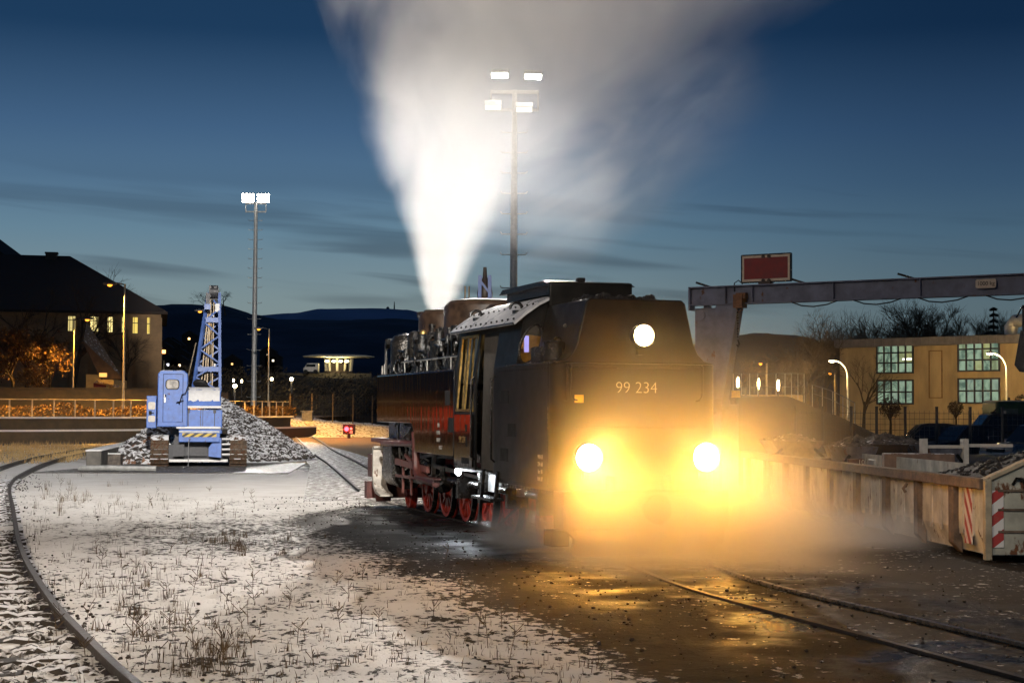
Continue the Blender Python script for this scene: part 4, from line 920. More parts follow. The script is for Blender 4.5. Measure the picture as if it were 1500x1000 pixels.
# --- shrubs and bare trees before the old building
tree('leafy_tree', 'dry orange leaved bush at the left edge behind the railing', at(20, 592, 108), 6.6, 3, 'bushes before the old building', 'leaf', 3600, .11, .6, 4, 4)
tree('leafy_tree', 'broad dry leaved bush between the left edge and the small hut', at(74, 592, 112), 6.4, 5, 'bushes before the old building', 'leaf', 3400, .11, .6, 4, 4)
tree('leafy_tree', 'low leafless bush half hiding the wall left of the small hut', at(55, 592, 106), 3.4, 8, 'bushes before the old building', 'leaf', 2200, .10, .7, 4, 4)
tree('bare_tree', 'bare tree before the lit windows of the old building', at(108, 590, 128), 11.5, 12, 'bare trees before the old building', None, 0, spread=.55, depth=5)
tree('bare_tree', 'spreading bare tree between the hut and the pale building corner', at(186, 590, 132), 8.5, 14, 'bare trees before the old building', None, 0, spread=.6, depth=5)
tree('bare_tree', 'thin bare tree in the dark left of the first lit window', at(40, 590, 126), 10.5, 17, 'bare trees before the old building', None, 0, spread=.55, depth=5)
for px, py, h, sd, lb in ((85, 440, 5.4, 31, 'treetop rising behind the chimney of the old building'), (135, 440, 5.6, 33, 'treetop rising behind the sloping roof edge of the old building')):
    p = at(px, py, 185); tree('bare_tree', lb, (p.x, p.y, 2), p.z+h-2+(0), sd, 'treetops behind the old building', None, 0, spread=.45, depth=5)
for px, sd, lb in ((300, 41, 'bare tree on the hill crest left of the digger jib'), (330, 43, 'bare tree on the hill crest right of the digger jib')):
    tree('bare_tree', lb, at(px, 462, 420), 9.5, sd, 'bare trees on the hill crest', None, 0, spread=.8, depth=5)
# --- floodlight masts
def flood_mast(label, X, Y, H, r, heads, bar_w, rungs=True, power=0):
    T = thing('floodlight_mast', label, 'floodlight mast', (X, Y, 0), 0, 'floodlight masts')
    b = MB(); b.tube([(0, 0, 0), (0, 0, H*.5), (0, 0, H)], [r, r*.8, r*.55], 14); b.o('mast', M['galv'], T)
    if rungs:
        z = 3; rb_ = MB()
        for s in (-1, 1): rb_.tube([(s*r*.6, 0, 0), (s*(r+.34), -.05, 0), (s*(r+.40), -.05, .10)], .025, 4)
        rme = rb_.mesh('climbing_rung', M['galv'])
        while z < H-1.2:
            o = bpy.data.objects.new('climbing_rung', rme); COL.objects.link(o); o.parent = T; o.location = (0, 0, z)
            z += 1.55 if z < H-9 else .95
    b = MB(); b.bar((-bar_w, 0, H-.1), (bar_w, 0, H-.1), .16, .16); b.bar((-bar_w, .2, H-.9), (bar_w, .2, H-.9), .12, .12); b.bar((-bar_w, 0, H-1), (-bar_w, 0, H), .08); b.bar((bar_w, 0, H-1), (bar_w, 0, H), .08); b.o('cross_arm', M['galv'], T)
    for x, z, w, h, yaw, tilt, mt in heads:
        m_ = Matrix.Rotation(yaw, 3, 'Z') @ Matrix.Rotation(tilt, 3, 'X')
        b = MB(); b.rb((x, -.1, z), (w, .3, h), m_); hd = b.o('floodlight', M['galv'], T, bevel=.03)
        b = MB(); b.rb(Vector((x, -.1, z))+m_ @ Vector((0, -.165, 0)), (w*.88, .02, h*.84), m_); b.o('lamp_glass', M[mt], hd)
    return T
flood_mast('tall grey floodlight mast standing behind the gravel heap, both lamps blazing', -25.5, 160, 22.3, .30, [(-.75, 22.75, 1.25, .95, 0, R(12), 'e_flood'), (.75, 22.75, 1.25, .95, 0, R(12), 'e_flood')], 1.0)
ms = at(752, 132, 75)
flood_mast('floodlight mast half veiled by the steam plume over the locomotive', .06, 75, ms.z, .22, [(-.68, ms.z+.75, .85, .32, R(-8), R(48), 'e_flood'), (.85, ms.z+.70, .85, .32, R(8), R(48), 'e_flood'), (-1.0, ms.z-.72, .8, .34, 0, R(58), 'e_dim'), (.45, ms.z-.82, .8, .36, 0, R(58), 'e_dim')], 1.1)
m1 = Vector((-25.5, 159.4, 22.4))
spot('mast_spot', m1, (-9, 62, 0), 52000, COOLW, 34, .8)
spot('mast_spot', m1+Vector((.8, 0, 0)), (-9, 110, 0), 12000, COOLW, 70, .9)
m2 = Vector((.06, 74.2, ms.z+.5))
spot('mast_spot', m2, (-2.0, 33.9, 5.8), 34000, (1.0, .84, .67), 44, 1.0)
spot('mast_spot', m2+Vector((.3, 0, 0)), (-1.4, 34.5, 5.3), 130000, (1.0, .95, .90), 13, 1.0)
# --- pavilion on the bank
T = thing('round_pavilion', 'flat round pavilion roof on lit columns above the wooded bank', 'pavilion', at(496, 547, 205)); s = 205/2370
b = MB(); b.lathe([(1.3, 1.9), (4.5, 2.05), (4.55, 2.2), (3.5, 2.36), (.001, 2.5)], (0, 0, 0), n=40); b.o('canopy', pm('pavilion_concrete', (.55, .50, .38), .7, 0, .1, 2), T)
b = MB(); b.lathe([(1.9, -.1), (1.9, .3), (1.2, .32), (1.2, 1.95)], (0, 0, 0), n=32); b.o('core', M['rooft'], T)
b = MB()
for i in range(10): a = 2*pi*i/10+.3; b.cyl((1.6*cos(a), 1.6*sin(a), .3), (1.75*cos(a), 1.75*sin(a), 1.9), .16, n=8)
b.o('column', pm('pavilion_column', (.42, .38, .29), .7, 0, .1, 2), T)
for px in (479, 489, 499, 508):
    p = at(px, 529, 202.7); q = at(496, 547, 205); b = MB(); b.lathe([(.001, -.14), (.2, -.1), (.26, 0), (.2, .1), (.001, .12)], p-q, n=12); b.o('ceiling_lamp', em('pavilion_lamp_glow', (1, .88, .45), 16), T)
    if px in (479, 499): point('pavilion_bulb', (p.x, p.y-.9, p.z-.2), 110, (1, .80, .38), .15)
tag(MB().b(-31, -17.6, 203, 203.08, 5.5, 6.3).o('balustrade', M['conc2'], smooth=False), 'low parapet on the bank to the left of the round pavilion', 'parapet')
T = thing('delivery_van', 'pale van parked on the bank just left of the round pavilion', 'van', at(456, 548, 200)); b = MB(); b.prism([(-.9, .3), (.9, .3), (.9, 1.35), (-.45, 1.35), (-.75, .85), (-.9, .8)], 'y', -.8, .8); b.o('body', M['white'], T, bevel=.08)
b = MB(); b.b(-.55, .6, -.815, -.80, .9, 1.22); b.o('window', M['glassd'], T)
for x in (-.6, .6): b = MB(); b.cyl((x, -.85, .3), (x, .85, .3), .28, n=12); b.o('wheel', M['rubber'], T)
# --- bollard lights along the path on the bank
def bollard(px, py, Y, label, h=1.0, e='e_pale', r=.10, power=0, group='lights along the path on the bank', gh=.3):
    p = at(px, py, Y); T = thing('path_light', label, 'path light', (p.x, Y, p.z-h), 0, group)
    b = MB(); b.cyl((0, 0, -.6), (0, 0, h-gh*.5), r*.5, n=8); b.cyl((0, 0, h+gh*.5), (0, 0, h+gh*.5+.06), r*.9, n=8); b.o('post', M['dgrey'], T)
    b = MB(); b.lathe([(r*.6, h-gh*.5), (r, h-gh*.2), (r, h+gh*.2), (r*.6, h+gh*.5)], (0, 0, 0), n=10); b.o('lamp_glass', M[e], T)
    if power: point('path_bulb', (p.x, Y-.3, p.z), power, (1, .72, .34), .1)
bollard(344, 565, 150, 'brightest path light, just left of the tall floodlight mast', 1, 'e_pale', .2, 160)
bollard(354, 558, 165, 'path light close to the mast, right of the brightest one', 1, 'e_pale', .1)
bollard(342, 557, 166, 'faint path light above the brightest one', 1, 'e_pale', .1)
bollard(398, 555, 175, 'path light between the slim street lamp and the starry one', 1, 'e_pale', .16)
bollard(427, 555, 170, 'solitary bright path light left of the round pavilion', 1, 'e_pale', .22, 160)
for px, py, lb in ((1081, 560, 'upright path light behind the gantry leg, nearest to it'), (1111, 562, 'middle one of three upright path lights behind the bare tree'), (1140, 564, 'upright path light in the middle of the right hand railing')):
    bollard(px, py, 84, lb, 1.0, 'e_pale', .07, 70, 'upright lights on the right bank', .55)
# --- marker post, dwarf signal, mesh fence
T = thing('marker_post', 'squat concrete post standing alone beside the bend of the branch track', 'post', (at(450, 622, 116).x, 116, 0)); z1 = at(450, 603, 116).z
b = MB(); b.b(-.38, .38, -.3, .3, 0, z1); b.o('post', M['concrete'], T, bevel=.04); b = MB(); b.b(-.44, .44, -.36, .36, z1, z1+.1); b.o('cap', M['concrete'], T)
T = thing('dwarf_signal', 'low railway signal glowing red beside the branch track', 'signal', (at(510, 640, 108).x, 108, 0)); zz = at(508, 628, 108).z
b = MB(); b.b(-.35, .45, -.1, .2, zz-.35, zz+.3); b.b(-.05, .15, 0, .1, 0, zz-.35); b.o('housing', M['rubber'], T)
b = MB(); b.lathe([(.001, -.14), (.13, -.11), (.15, -.1)], (-.1, 0, zz), (0, 1, 0), 14); b.o('signal_lens', M['e_red'], T)
b = MB(); b.lathe([(.001, -.14), (.07, -.12), (.08, -.1)], (.2, 0, zz+.02), (0, 1, 0), 12); b.o('signal_lens', em('faint_red', (1, .12, .1), 5), T)
b = MB(); b.b(.12, .3, -.12, -.1, zz-.3, zz-.12); b.o('number_plate', M['white'], T)
point('signal_bulb', (at(508, 628, 108).x, 107.5, zz), 60, (1, .02, .02), .1)
T = thing('mesh_fence', 'thin mesh fence on posts above the snowy bank by the marker post', 'fence', (0, 0, 0)); b = MB()
p0, p1 = Vector((-15.6, 114, 1.0)), Vector((-9.4, 126, .9))
for i in range(34): q = p0.lerp(p1, i/33); b.bar(q, q+Vector((0, 0, 1.9)), .007)
for k in range(9): b.bar(p0+Vector((0, 0, .2+k*.21)), p1+Vector((0, 0, .2+k*.21)), .009)
b.o('mesh_panel', M['dgrey'], T, smooth=False)
pp = MB(); pp.b(-.04, .04, -.04, .04, -1, 2.05); ppm = pp.mesh('post', M['wood'])
for i in range(6): o = bpy.data.objects.new('post', ppm); COL.objects.link(o); o.parent = T; o.location = p0.lerp(p1, i/5)
def snb(u, v):
    x = -17+u*9.5; y = 108+v*16+u*8; h = (1.35-.9*u)*min(1, v*3)*min(1, (1-u)*5)+.16*mnoise.noise(Vector((x*1.3, y, 1))); return (x, y, max(-.05, h-.05))
b = MB(); vs, fs = grid(40, 24, snb); b.add(vs, fs); tag(b.o('verge', pm('snowy_verge', (.16, .10, .04), .9, 0, .6, 1.4, .8, 4, snow=.62), smooth=True), kind='structure')
# trees and scrub on the wooded bank: one tangled mass
b = MB(); rnd = random.Random(4)
for i in range(15000):
    x = rnd.uniform(-44, 10); y = 158+rnd.random()*38; v = (y-150)/110; z = 5.6*min(1, max(0, (v-.05)/.32))**.8
    if x > -27 and y > 186: continue
    c = Vector((x, y, z+rnd.random()**1.6*1.3)); s = rnd.uniform(.1, .32); a = Vector((rnd.uniform(-1, 1), rnd.uniform(-1, 1), rnd.uniform(-1, 1))).normalized(); u = a.orthogonal().normalized(); w_ = a.cross(u)
    b.add([c-u*s, c-w_*s*.35, c+u*s, c+w_*s*.35], [(0,1,2,3)])
tag(b.o('undergrowth', pm('dark_scrub', (.055, .040, .022), .95, 0, .6, .4), smooth=False, fix=False), 'tangled dark undergrowth on the wooded bank below the round pavilion', 'undergrowth', kind='stuff')
# lights of far houses: each a small house with a lit window on the slope
def far_house(px, py, Y, label, w=9, col=(1, .66, .22), st=9, sz_=1.6):
    p = at(px, py, Y); T = thing('distant_house', label, 'house', (p.x, Y, p.z-3), 0, 'houses on the dark slope')
    b = MB(); b.b(-w/2, w/2, 0, 7, -8, 5.0); b.o('wall', M['rooft'], T, smooth=False); b = MB(); b.prism([(-w/2-.5, 5), (0, 8.2), (w/2+.5, 5)], 'y', -.4, 7.4); b.o('roof', M['rooft'], T, smooth=False)
    b = MB(); b.b(-sz_/2, sz_/2, -.15, -.02, 3-sz_*.5, 3+sz_*.5); b.o('window', em('far_window', col, st), T, smooth=False)
for k, (px, py, Y, lb, col, st, s_) in enumerate(((247, 507, 900, 'far house with a warm light, leftmost of the cluster above the digger cab', (1, .66, .22), 7, 2.2), (252, 507, 905, 'far lit house beside the leftmost one of the cluster', (1, .66, .22), 6, 1.8), (251, 511, 860, 'lit house just under the pair in the far cluster', (1, .5, .15), 5, 1.8), (258, 511, 880, 'rightmost lit house of the far cluster', (1, .6, .2), 6, 1.8),
        (240, 515, 840, 'far lit house touching the pale building corner', (1, .4, .1), 6, 2.6), (264, 525, 800, 'single orange lit house below the far cluster', (1, .55, .15), 6, 1.8), (263, 535, 780, 'pair of dim windows low above the cab roof', (1, .7, .35), 4, 1.5), (246, 534, 780, 'pale lit house low beside the building corner', (.8, .8, .9), 2.5, 1.6), (277, 496, 1000, 'lonely lit house high on the slope left of the jib', (1, .6, .2), 5, 1.8),
        (400, 528, 900, 'faint lit house right of the slim street lamp', (.9, .8, .6), 2.5, 1.6), (392, 520, 900, 'fainter lit house right of the mast', (.8, .6, .4), 1.5, 1.4), (340, 533, 850, 'dim lit house between the jib and the mast', (1, .6, .2), 2.0, 1.4),
        (1117, 506, 1450, 'yellow lit house on the ridge right of the gantry leg', (1, .75, .15), 8, 5), (1149, 540, 700, 'white lit window low in the dark behind the right railing', (.8, .8, 1), 5, 2.0))):
    far_house(px, py, Y, lb, 9, col, st*1.2, s_*.68)
def beacon(px, py, Y, label, col, st, r, top=3):
    p = at(px, py, Y); T = thing('beacon_mast', label, 'beacon', (p.x, Y, p.z), 0, 'beacons on the right hand ridge')
    b = MB(); b.tube([(0, 0, -22), (0, 0, 0)], [.6, .3], 6); b.o('mast', M['dgrey'], T); b = MB(); b.lathe([(.001, -r), (r*.8, -r*.6), (r, 0), (r*.8, r*.6), (.001, r)], (0, 0, 0), n=10); b.o('lamp_glass', em('beacon_glow', col, st), T)
beacon(1117, 492, 1480, 'red beacon light above the yellow lit ridge house', (1, .05, .03), 8, 1.4); beacon(1160, 493, 1480, 'faint red beacon at the end of the ridge', (1, .1, .05), 3, 1.0)
T = thing('lit_display', 'small glaring white square board on the right ridge between the beacons', 'sign', at(1152, 499, 1400)); b = MB(); b.b(-1.9, 1.9, 0, .5, -2, 2); b.o('panel', em('board_glow', (.95, .97, 1), 12), T); b = MB(); b.b(-.3, .3, .1, .4, -20, -2); b.o('post', M['dgrey'], T)
# summit buildings on the mountain
T = thing('summit_mast', 'thin transmitter mast on the top of the far mountain', 'transmitter', at(577.5, 458, 9000)); b = MB(); b.tube([(0, 0, 0), (0, 0, 36), (0, 0, 62)], [4.5, 3.5, 1.6], 8); b.o('mast', M['dgrey'], T)
b = MB(); b.b(-26, 26, -10, 10, -4, 9); b.o('base', M['dgrey'], T, smooth=False)
T = thing('summit_tower', 'stubby domed tower on the mountain top left of the mast', 'tower', at(568, 458, 9000)); b = MB(); b.lathe([(7, -4), (7, 18), (9, 19), (9, 27), (5, 33), (.001, 34)], (0, 0, 0), n=16); b.o('tower', M['dgrey'], T)
T = thing('summit_hut', 'tiny square hut on the mountain top, farthest left', 'building', at(536, 458, 9000)); b = MB(); b.b(-5, 5, -5, 5, -4, 15); b.o('wall', M['dgrey'], T); 
T = thing('summit_hotel', 'long low mountain top building with a string of tiny lights', 'building', at(550, 459, 8990)); b = MB(); b.b(-62, 48, -5, 8, -4, 5); b.o('wall', M['dgrey'], T)
b = MB()
for x in (-52, -34, -12, 4, 22, 40): b.b(x-1.8, x+1.8, -5.6, -5.1, 1, 4)
b.o('lit_windows', em('summit_lights', (1, .6, .3), 2.2), T, smooth=False)
# --- retaining blocks and pipe by the curved rail
T = thing('retaining_wall', 'snow topped row of concrete blocks ending beside the curved rail', 'wall', (0, 0, 0))
q0 = gr(137, 686); q1 = at(201, 646, 69); q1.z = 0
b = MB(); n = 7
for i in range(n):
    f0, f1 = i/n, (i+.94)/n; a = q0.lerp(q1, f0); c = q0.lerp(q1, f1); b.bar((a.x, a.y, .28), (c.x, c.y, .28), .5, .58)
b.o('wall', pm('weathered_block', (.13, .12, .105), .85, 0, .4, 2, .4, 10, snow=0), T, smooth=False, bevel=.03)
b = MB(); b.bar((q0.x, q0.y-.05, .60), (q1.x, q1.y, .60), .54, .06); b.o('snow_cap', M['snow'], T, bevel=.03)
e = gr(163, 683); T = thing('concrete_block', 'stained loose concrete block lying in front of the block row', 'block', (e.x, e.y, 0)); b = MB(); b.b(-.31, .31, 0, .4, 0, .42); b.o('block', M['rubble'], T, bevel=.03); b = MB(); b.b(-.34, .34, -.03, .43, .42, .46); b.o('snow_cap', M['snow'], T, bevel=.02)
e = gr(152, 690); b = MB(); b.tube([(e.x-.8, e.y, .1), (e.x+.2, e.y-.2, .12), (e.x+1.7, e.y-.1, .1)], .09, 8); tag(b.o('pipe', M['galv']), 'short pipe lying on the snow before the concrete blocks', 'pipe')
# --- gravel heaps
def heap(name, label, c, rx, ry, h, seed, n, mbase, mstone, smin, smax, skew=0):
    rnd = random.Random(seed); b = MB()
    def f(u, v):
        x = (u-.5)*2; y = (v-.5)*2; r = sqrt(x*x+y*y); hh = h*max(0, 1-r)**.92
        hh += .10*h*mnoise.noise(Vector((x*3+seed, y*3, 0)))*max(0, 1-r)
        return (x*rx+skew*hh, y*ry, hh-.03)
    vs, fs = grid(44, 44, f); b.add(vs, fs)
    T = thing(name, label, 'heap', c); b.o('pile', mbase, T)
    s = MB()
    for i in range(n):
        a = rnd.uniform(0, 6.28); r = sqrt(rnd.random())*.97; x, y = .5+.5*r*cos(a), .5+.5*r*sin(a); p = f(x, y); s.stone((p[0], p[1], p[2]+.03), rnd.uniform(smin, smax), rnd)
    q = s.o('stones', mstone, T, smooth=False); q['kind'] = 'stuff'
    return T
heap('gravel_heap', 'large heap of snow sprinkled gravel right behind the blue digger', (-11.6, 64.5, 0), 3.75, 5.2, 2.4, 2, 5600, M['stone'], M['stone'], .03, .17, 0)
heap('rubble_heap', 'smaller heap of reddish snowy rubble left of the digger tracks', (-13.1, 60.5, 0), 2.1, 2.4, 1.5, 6, 650, pm('reddish_earth', (.30, .15, .08), .9, 0, .3, 2, .5, 8, snow=.5), M['stone'], .06, .2)
# ------------------------------------------------------------------ blue cable digger
def build_digger():
    D0 = Vector((-10.82, 56.0, .012)); T = thing('cable_digger', 'blue crawler cable digger with snowy hood and upright lattice jib, standing before the gravel heap', 'digger', D0, R(10.6))
    s_ = 56/2370.0
    def X(px): return (px-290)*s_
    def Z(py): return (683-py)*s_
    B = M['blue']
    # crawler tracks: rounded loops of ribbed plates
    for x0, x1 in ((222, 247), (335.5, 360)):
        b = MB(); loop = []
        L_, rr = 3.4, .52
        for i in range(11): a = R(90+18*i); loop.append((rr+rr*cos(a)*1.0, rr+rr*sin(a)))
        for i in range(11): a = R(-90+18*i); loop.append((L_-rr+rr*cos(a), rr+rr*sin(a)))
        b.prism(loop, 'x', X(x0), X(x1)); tr = b.o('crawler_track', M['track'], T)
        p = MB()
        per = []
        for i in range(len(loop)):
            a, c = loop[i], loop[(i+1) % len(loop)]; d = sqrt((c[0]-a[0])**2+(c[1]-a[1])**2); n = max(1, int(d/.2))
            for k in range(n): per.append(((a[0]+(c[0]-a[0])*k/n, a[1]+(c[1]-a[1])*k/n), atan2(c[1]-a[1], c[0]-a[0])))
        for (y, z), a in per:
            m_ = Matrix.Rotation(a, 3, 'X'); xc = (X(x0)+X(x1))/2; wd = X(x1)-X(x0)
            p.rb((xc, y, z), (wd*1.02, .15, .05), m_)
            for q in (-.3, -.1, .1, .3): p.rb(Vector((xc+q*wd, y, z))+m_ @ Vector((0, 0, .02)), (wd*.10, .07, .07), m_)
        p.o('track_plate', M['track'], tr, smooth=False)
        p = MB()
        for y in (.52, 1.3, 2.1, 2.88): p.cyl((X(x0)+.03, y, .5), (X(x1)-.03, y, .5), .34 if y in (.52, 2.88) else .2, n=16)
        p.o('roller', M['iron'], tr)
    b = MB(); b.b(X(247), X(336), .6, 2.9, .22, .75); b.b(X(255), X(330), .9, 2.4, .75, 1.1); b.o('undercarriage', M['dgrey'], T)
    b = MB(); b.b(X(248), X(333), .3, .9, .15, .24); b.o('snow_ledge', M['snow'], T)
    b = MB(); b.lathe([(1.0, 1.05), (1.0, 1.3)], (0, 1.7, 0), n=28); b.o('slewing_ring', M['dgrey'], T)
    # upper body
    b = MB(); b.b(X(262), X(324), .0, 3.4, Z(635), Z(600)+.0);  body = b.o('machine_house', B, T, bevel=.03)
    b = MB()
    for px in (293, 296): b.b(X(px)-.01, X(px)+.01, -.012, -.003, Z(624), Z(599))
    for px in (275, 313):
        b.b(X(px)-.014, X(px)+.014, -.03, -.003, Z(625), Z(600)); b.b(X(px)-.05, X(px)+.05, -.035, -.003, Z(605), Z(600))
    b.o('door_hinge', M['dgrey'], body)
    b = MB(); b.prism([(.0, Z(597)), (.0, Z(594)), (.42, Z(570)), (1.4, Z(570)), (1.4, Z(597))], 'x', X(268), X(322)); hd = b.o('engine_hood', B, T, bevel=.03)
    # snow lying on the sloping hood, with a ragged lower edge
    b = MB(); n = 26; rnd = random.Random(2); vs = []
    for i in range(n+1):
        x = X(275)+(X(320)-X(275))*i/n; drop = 0
        z0 = Z(571.5); zl = Z(587.5)+(.05*mnoise.noise(Vector((i*.35, 1, 0)))) + (.05 if i in (8, 20) else 0)
        def onh(z): return (z-Z(594))/(Z(570)-Z(594))*.42
        vs += [(x, onh(zl)-.03, zl), (x, onh((zl+z0)/2)-.06, (zl+z0)/2), (x, onh(z0)-.05, z0), (x, .9, Z(570)+.08)]
    b.add(vs, [(i*4+k, i*4+4+k, i*4+5+k, i*4+1+k) for i in range(n) for k in range(3)]); b.o('snow_cover', M['snow'], hd)
    b = MB(); b.b(X(262), X(323), -.05, .1, Z(597)-.02, Z(597)+.06); b.b(X(258), X(322), -.12, .3, Z(627)-.02, Z(627)+.06); b.b(X(262), X(320), -.3, .1, Z(633), Z(631)); b.o('snow_ledge', M['snow'], T, bevel=.02)
    b = MB(); b.b(X(262), X(321), -.28, .3, Z(647), Z(633)); bm_ = b.o('counterweight', B, T, bevel=.02)
    b = MB(); b.b(X(267), X(316), -.296, -.283, Z(639.5), Z(634)); b.o('warning_stripe', STRIPE_Y, bm_)
    b = MB(); b.prism([(X(305), Z(668)), (X(323), Z(670)), (X(323), Z(641)), (X(316), Z(641)), (X(305), Z(655))], 'y', -.1, .1); b.o('side_plate', B, T)
    b = MB(); b.b(X(254), X(270), .05, .4, Z(668), Z(645)); b.b(X(270), X(303), .4, .9, Z(668), Z(648)); b.o('winch_housing', M['dgrey'], T)
    b = MB()
    for k in range(4): b.b(X(324), X(336), -.1, .5, Z(645+k*7.5), Z(643.5+k*7.5))
    b.b(X(322), X(338), -.2, .6, Z(628), Z(626)); st = b.o('step', M['dgrey'], T); b = MB()
    for k in range(4): b.b(X(324), X(336), -.1, .5, Z(643.5+k*7.5)+.002, Z(643.5+k*7.5)+.045)
    b.o('snow_ledge', M['snow'], st)
    # cab
    cab = MB(); pr = [(X(231), Z(625)), (X(231), Z(548)), (X(236), Z(543)), (X(268), Z(543)), (X(274), Z(548)), (X(274), Z(625))]
    cab.prism(pr, 'y', -.15, 1.5); cb = cab.o('cab_body', B, T, bevel=.03)
    b = MB(); dz0, dz1, dx0, dx1 = Z(618), Z(548.5), X(239), X(267)
    b.b(dx0, dx1, -.18, -.15, dz0, dz1); dr = b.o('cab_door', B, T, bevel=.012)
    b = MB()
    for a, c in (((dx0, dz0), (dx0, dz1)), ((dx0, dz1), (dx1, dz1)), ((dx1, dz1), (dx1, dz0))): b.bar((a[0], -.182, a[1]), (c[0], -.182, c[1]), .016, .012, (0, 1, 0))
    b.o('door_seam', M['rubber'], dr)
    def rrect(x0, x1, z0, z1, r):
        return [(x1-r+r*cos(a), z1-r+r*sin(a)) for a in [R(q) for q in (0, 30, 60, 90)]]+[(x0+r+r*cos(a), z1-r+r*sin(a)) for a in [R(q) for q in (90, 120, 150, 180)]]+[(x0+r+r*cos(a), z0+r+r*sin(a)) for a in [R(q) for q in (180, 210, 240, 270)]]+[(x1-r+r*cos(a), z0+r+r*sin(a)) for a in [R(q) for q in (270, 300, 330, 360)]]
    b = MB(); b.prism(rrect(X(242), X(262), Z(571), Z(556), .12), 'y', -.2, -.17); wn = b.o('door_window', M['rubber'], dr)
    b = MB(); b.prism(rrect(X(243.5), X(260.5), Z(570), Z(557), .09), 'y', -.21, -.195); b.o('frosted_pane', pm('frosted_glass', (.30, .27, .24), .35, 0, .5, 7, .2, 30), wn)
    b = MB(); b.bar((X(241.5), -.22, Z(590)), (X(241.5), -.22, Z(578)), .05); b.bar((X(241.5), -.22, Z(582)), (X(243), -.26, Z(579)), .05); b.o('door_handle', M['steel'], dr)
    b = MB(); b.tube([(X(262), -.3, Z(592)), (X(266), -.3, Z(578)), (X(271), -.3, Z(576)), (X(276), -.2, Z(560))], .02); b.tube([(X(258), -.3, Z(590)), (X(263), -.3, Z(588)), (X(268), -.2, Z(587))], .02); b.o('hose', M['rubber'], T)
    # cabinet left of the cab
    b = MB(); b.b(X(215.5), X(229.5), -.1, .8, Z(627), Z(580)); cbn = b.o('cabinet', B, T, bevel=.02)
    for z0, z1 in ((600, 589), (618, 609)):
        b = MB(); b.prism(rrect(X(218), X(228), Z(z0), Z(z1), .05), 'y', -.13, -.1); b.o('lamp_lens', M['white'], cbn)
    b = MB(); b.b(X(219), X(223), -.12, -.1, Z(608), Z(602)); b.b(X(221), X(226), -.12, -.1, Z(606), Z(604.5)); b.o('latch', M['rubber'], cbn)
    # lattice jib (rising away and leaning a little), with hanging ropes and sheaves
    JB = M['bluep']; J = MB()
    def rect(f):                                         # four corners of the jib at height fraction f
        xl = X(281)+(X(302)-X(281))*f; xr = X(320.5)+(X(318)-X(320.5))*f; z = Z(572)+(Z(423)-Z(572))*f; y = 1.1+.8*f
        dd = .9-.5*f; return [Vector((xl, y, z)), Vector((xr, y, z)), Vector((xr, y+dd, z)), Vector((xl, y+dd, z))]
    a, c = rect(0), rect(1)
    for i in range(4): J.bar(a[i], c[i], .10 if i < 2 else .06)
    lv = [0, .14, .28, .42, .56, .70, .84, 1]
    for k in range(len(lv)-1):
        p, q = rect(lv[k]), rect(lv[k+1])
        for i in range(4):
            j = (i+1) % 4
            if (k+i) % 2: J.bar(p[i], q[j], .055)
            else: J.bar(p[j], q[i], .055)
    for f in (.22, .72): 
        p = rect(f)
        for i in range(4): J.bar(p[i], p[(i+1) % 4], .06, .17)
    J.o('lattice_jib', JB, T, smooth=False)
    b = MB(); p = rect(.72); q = rect(.22); b.bar((p[0].x+.3, p[0].y-.06, p[0].z+.14), (p[1].x-.2, p[0].y-.06, p[0].z+.14), .12, .06); b.bar((q[0].x+.6, q[0].y-.06, q[0].z+.14), (q[1].x-.15, q[0].y-.06, q[0].z+.14), .14, .10); b.b(X(312), X(318.5), 1.7, 1.85, Z(452), Z(440)); b.o('snow_ledge', M['snow'], T)
    b = MB(); b.b(X(298), X(304), 1.5, 2.1, Z(452), Z(424)); b.b(X(304), X(317), 1.7, 2.3, Z(424), Z(415)); b.b(X(302.5), X(305.5), 1.6, 2.0, Z(430), Z(413)); b.b(X(310), X(314), 1.6, 2.0, Z(424), Z(413.5)); b.cyl((X(304), 1.8, Z(422)), (X(316), 1.8, Z(422)), .24, n=16); b.cyl((X(305), 2.0, Z(432)), (X(315), 2.0, Z(432)), .2, n=16); b.o('jib_head', M['dgrey'], T)
    b = MB(); b.b(X(296), X(305), 1.2, 1.3, Z(450), Z(442)); b.o('cover_plate', JB, T)
    b = MB()
    for px, p2 in ((292, 303), (297, 305), (301, 306), (309, 310)): b.tube([(X(px), 1.5, Z(572)), (X(p2), 1.9, Z(430))], .028, 5)
    b.tube([(X(272), .6, Z(560)), (X(284), 1.6, Z(500))], .02, 4); b.o('hoist_rope', pm('rope_lit', (.42, .33, .22), .6, .3, .2, 3), T)
    b = MB(); b.lathe([(.24, -.06), (.27, 0), (.24, .06), (.1, .07), (.1, -.07)], (X(292), 1.0, Z(562)), (.2, .5, .9), 24); b.o('sheave', M['rubber'], T)
    b = MB(); b.tube([(X(276), -.6, 0), (X(276.5), -.5, .9), (X(280), -.2, 1.05)], .012, 4); b.tube([(X(270), -1.5, .03), (X(274), -1.0, .03), (X(276), -.6, .03)], .02, 4); b.o('hanging_cable', M['galv'], T)
    return T
m = bpy.data.materials.new('hazard_stripes'); m.use_nodes = True; t = NT(m.node_tree); bs = t.nodes['Principled BSDF']
ox, oy, oz = t.xyz(t.n('ShaderNodeTexCoord').outputs['Object'])
q = t.m('FRACT', t.m('MULTIPLY', t.m('SUBTRACT', ox, t.m('MULTIPLY', oz, 1.6)), 3.3))
t.set(bs.inputs['Base Color'], t.mix(t.m('GREATER_THAN', q, .52), (.60, .42, .06), (.02, .02, .02))); STRIPE_Y = m
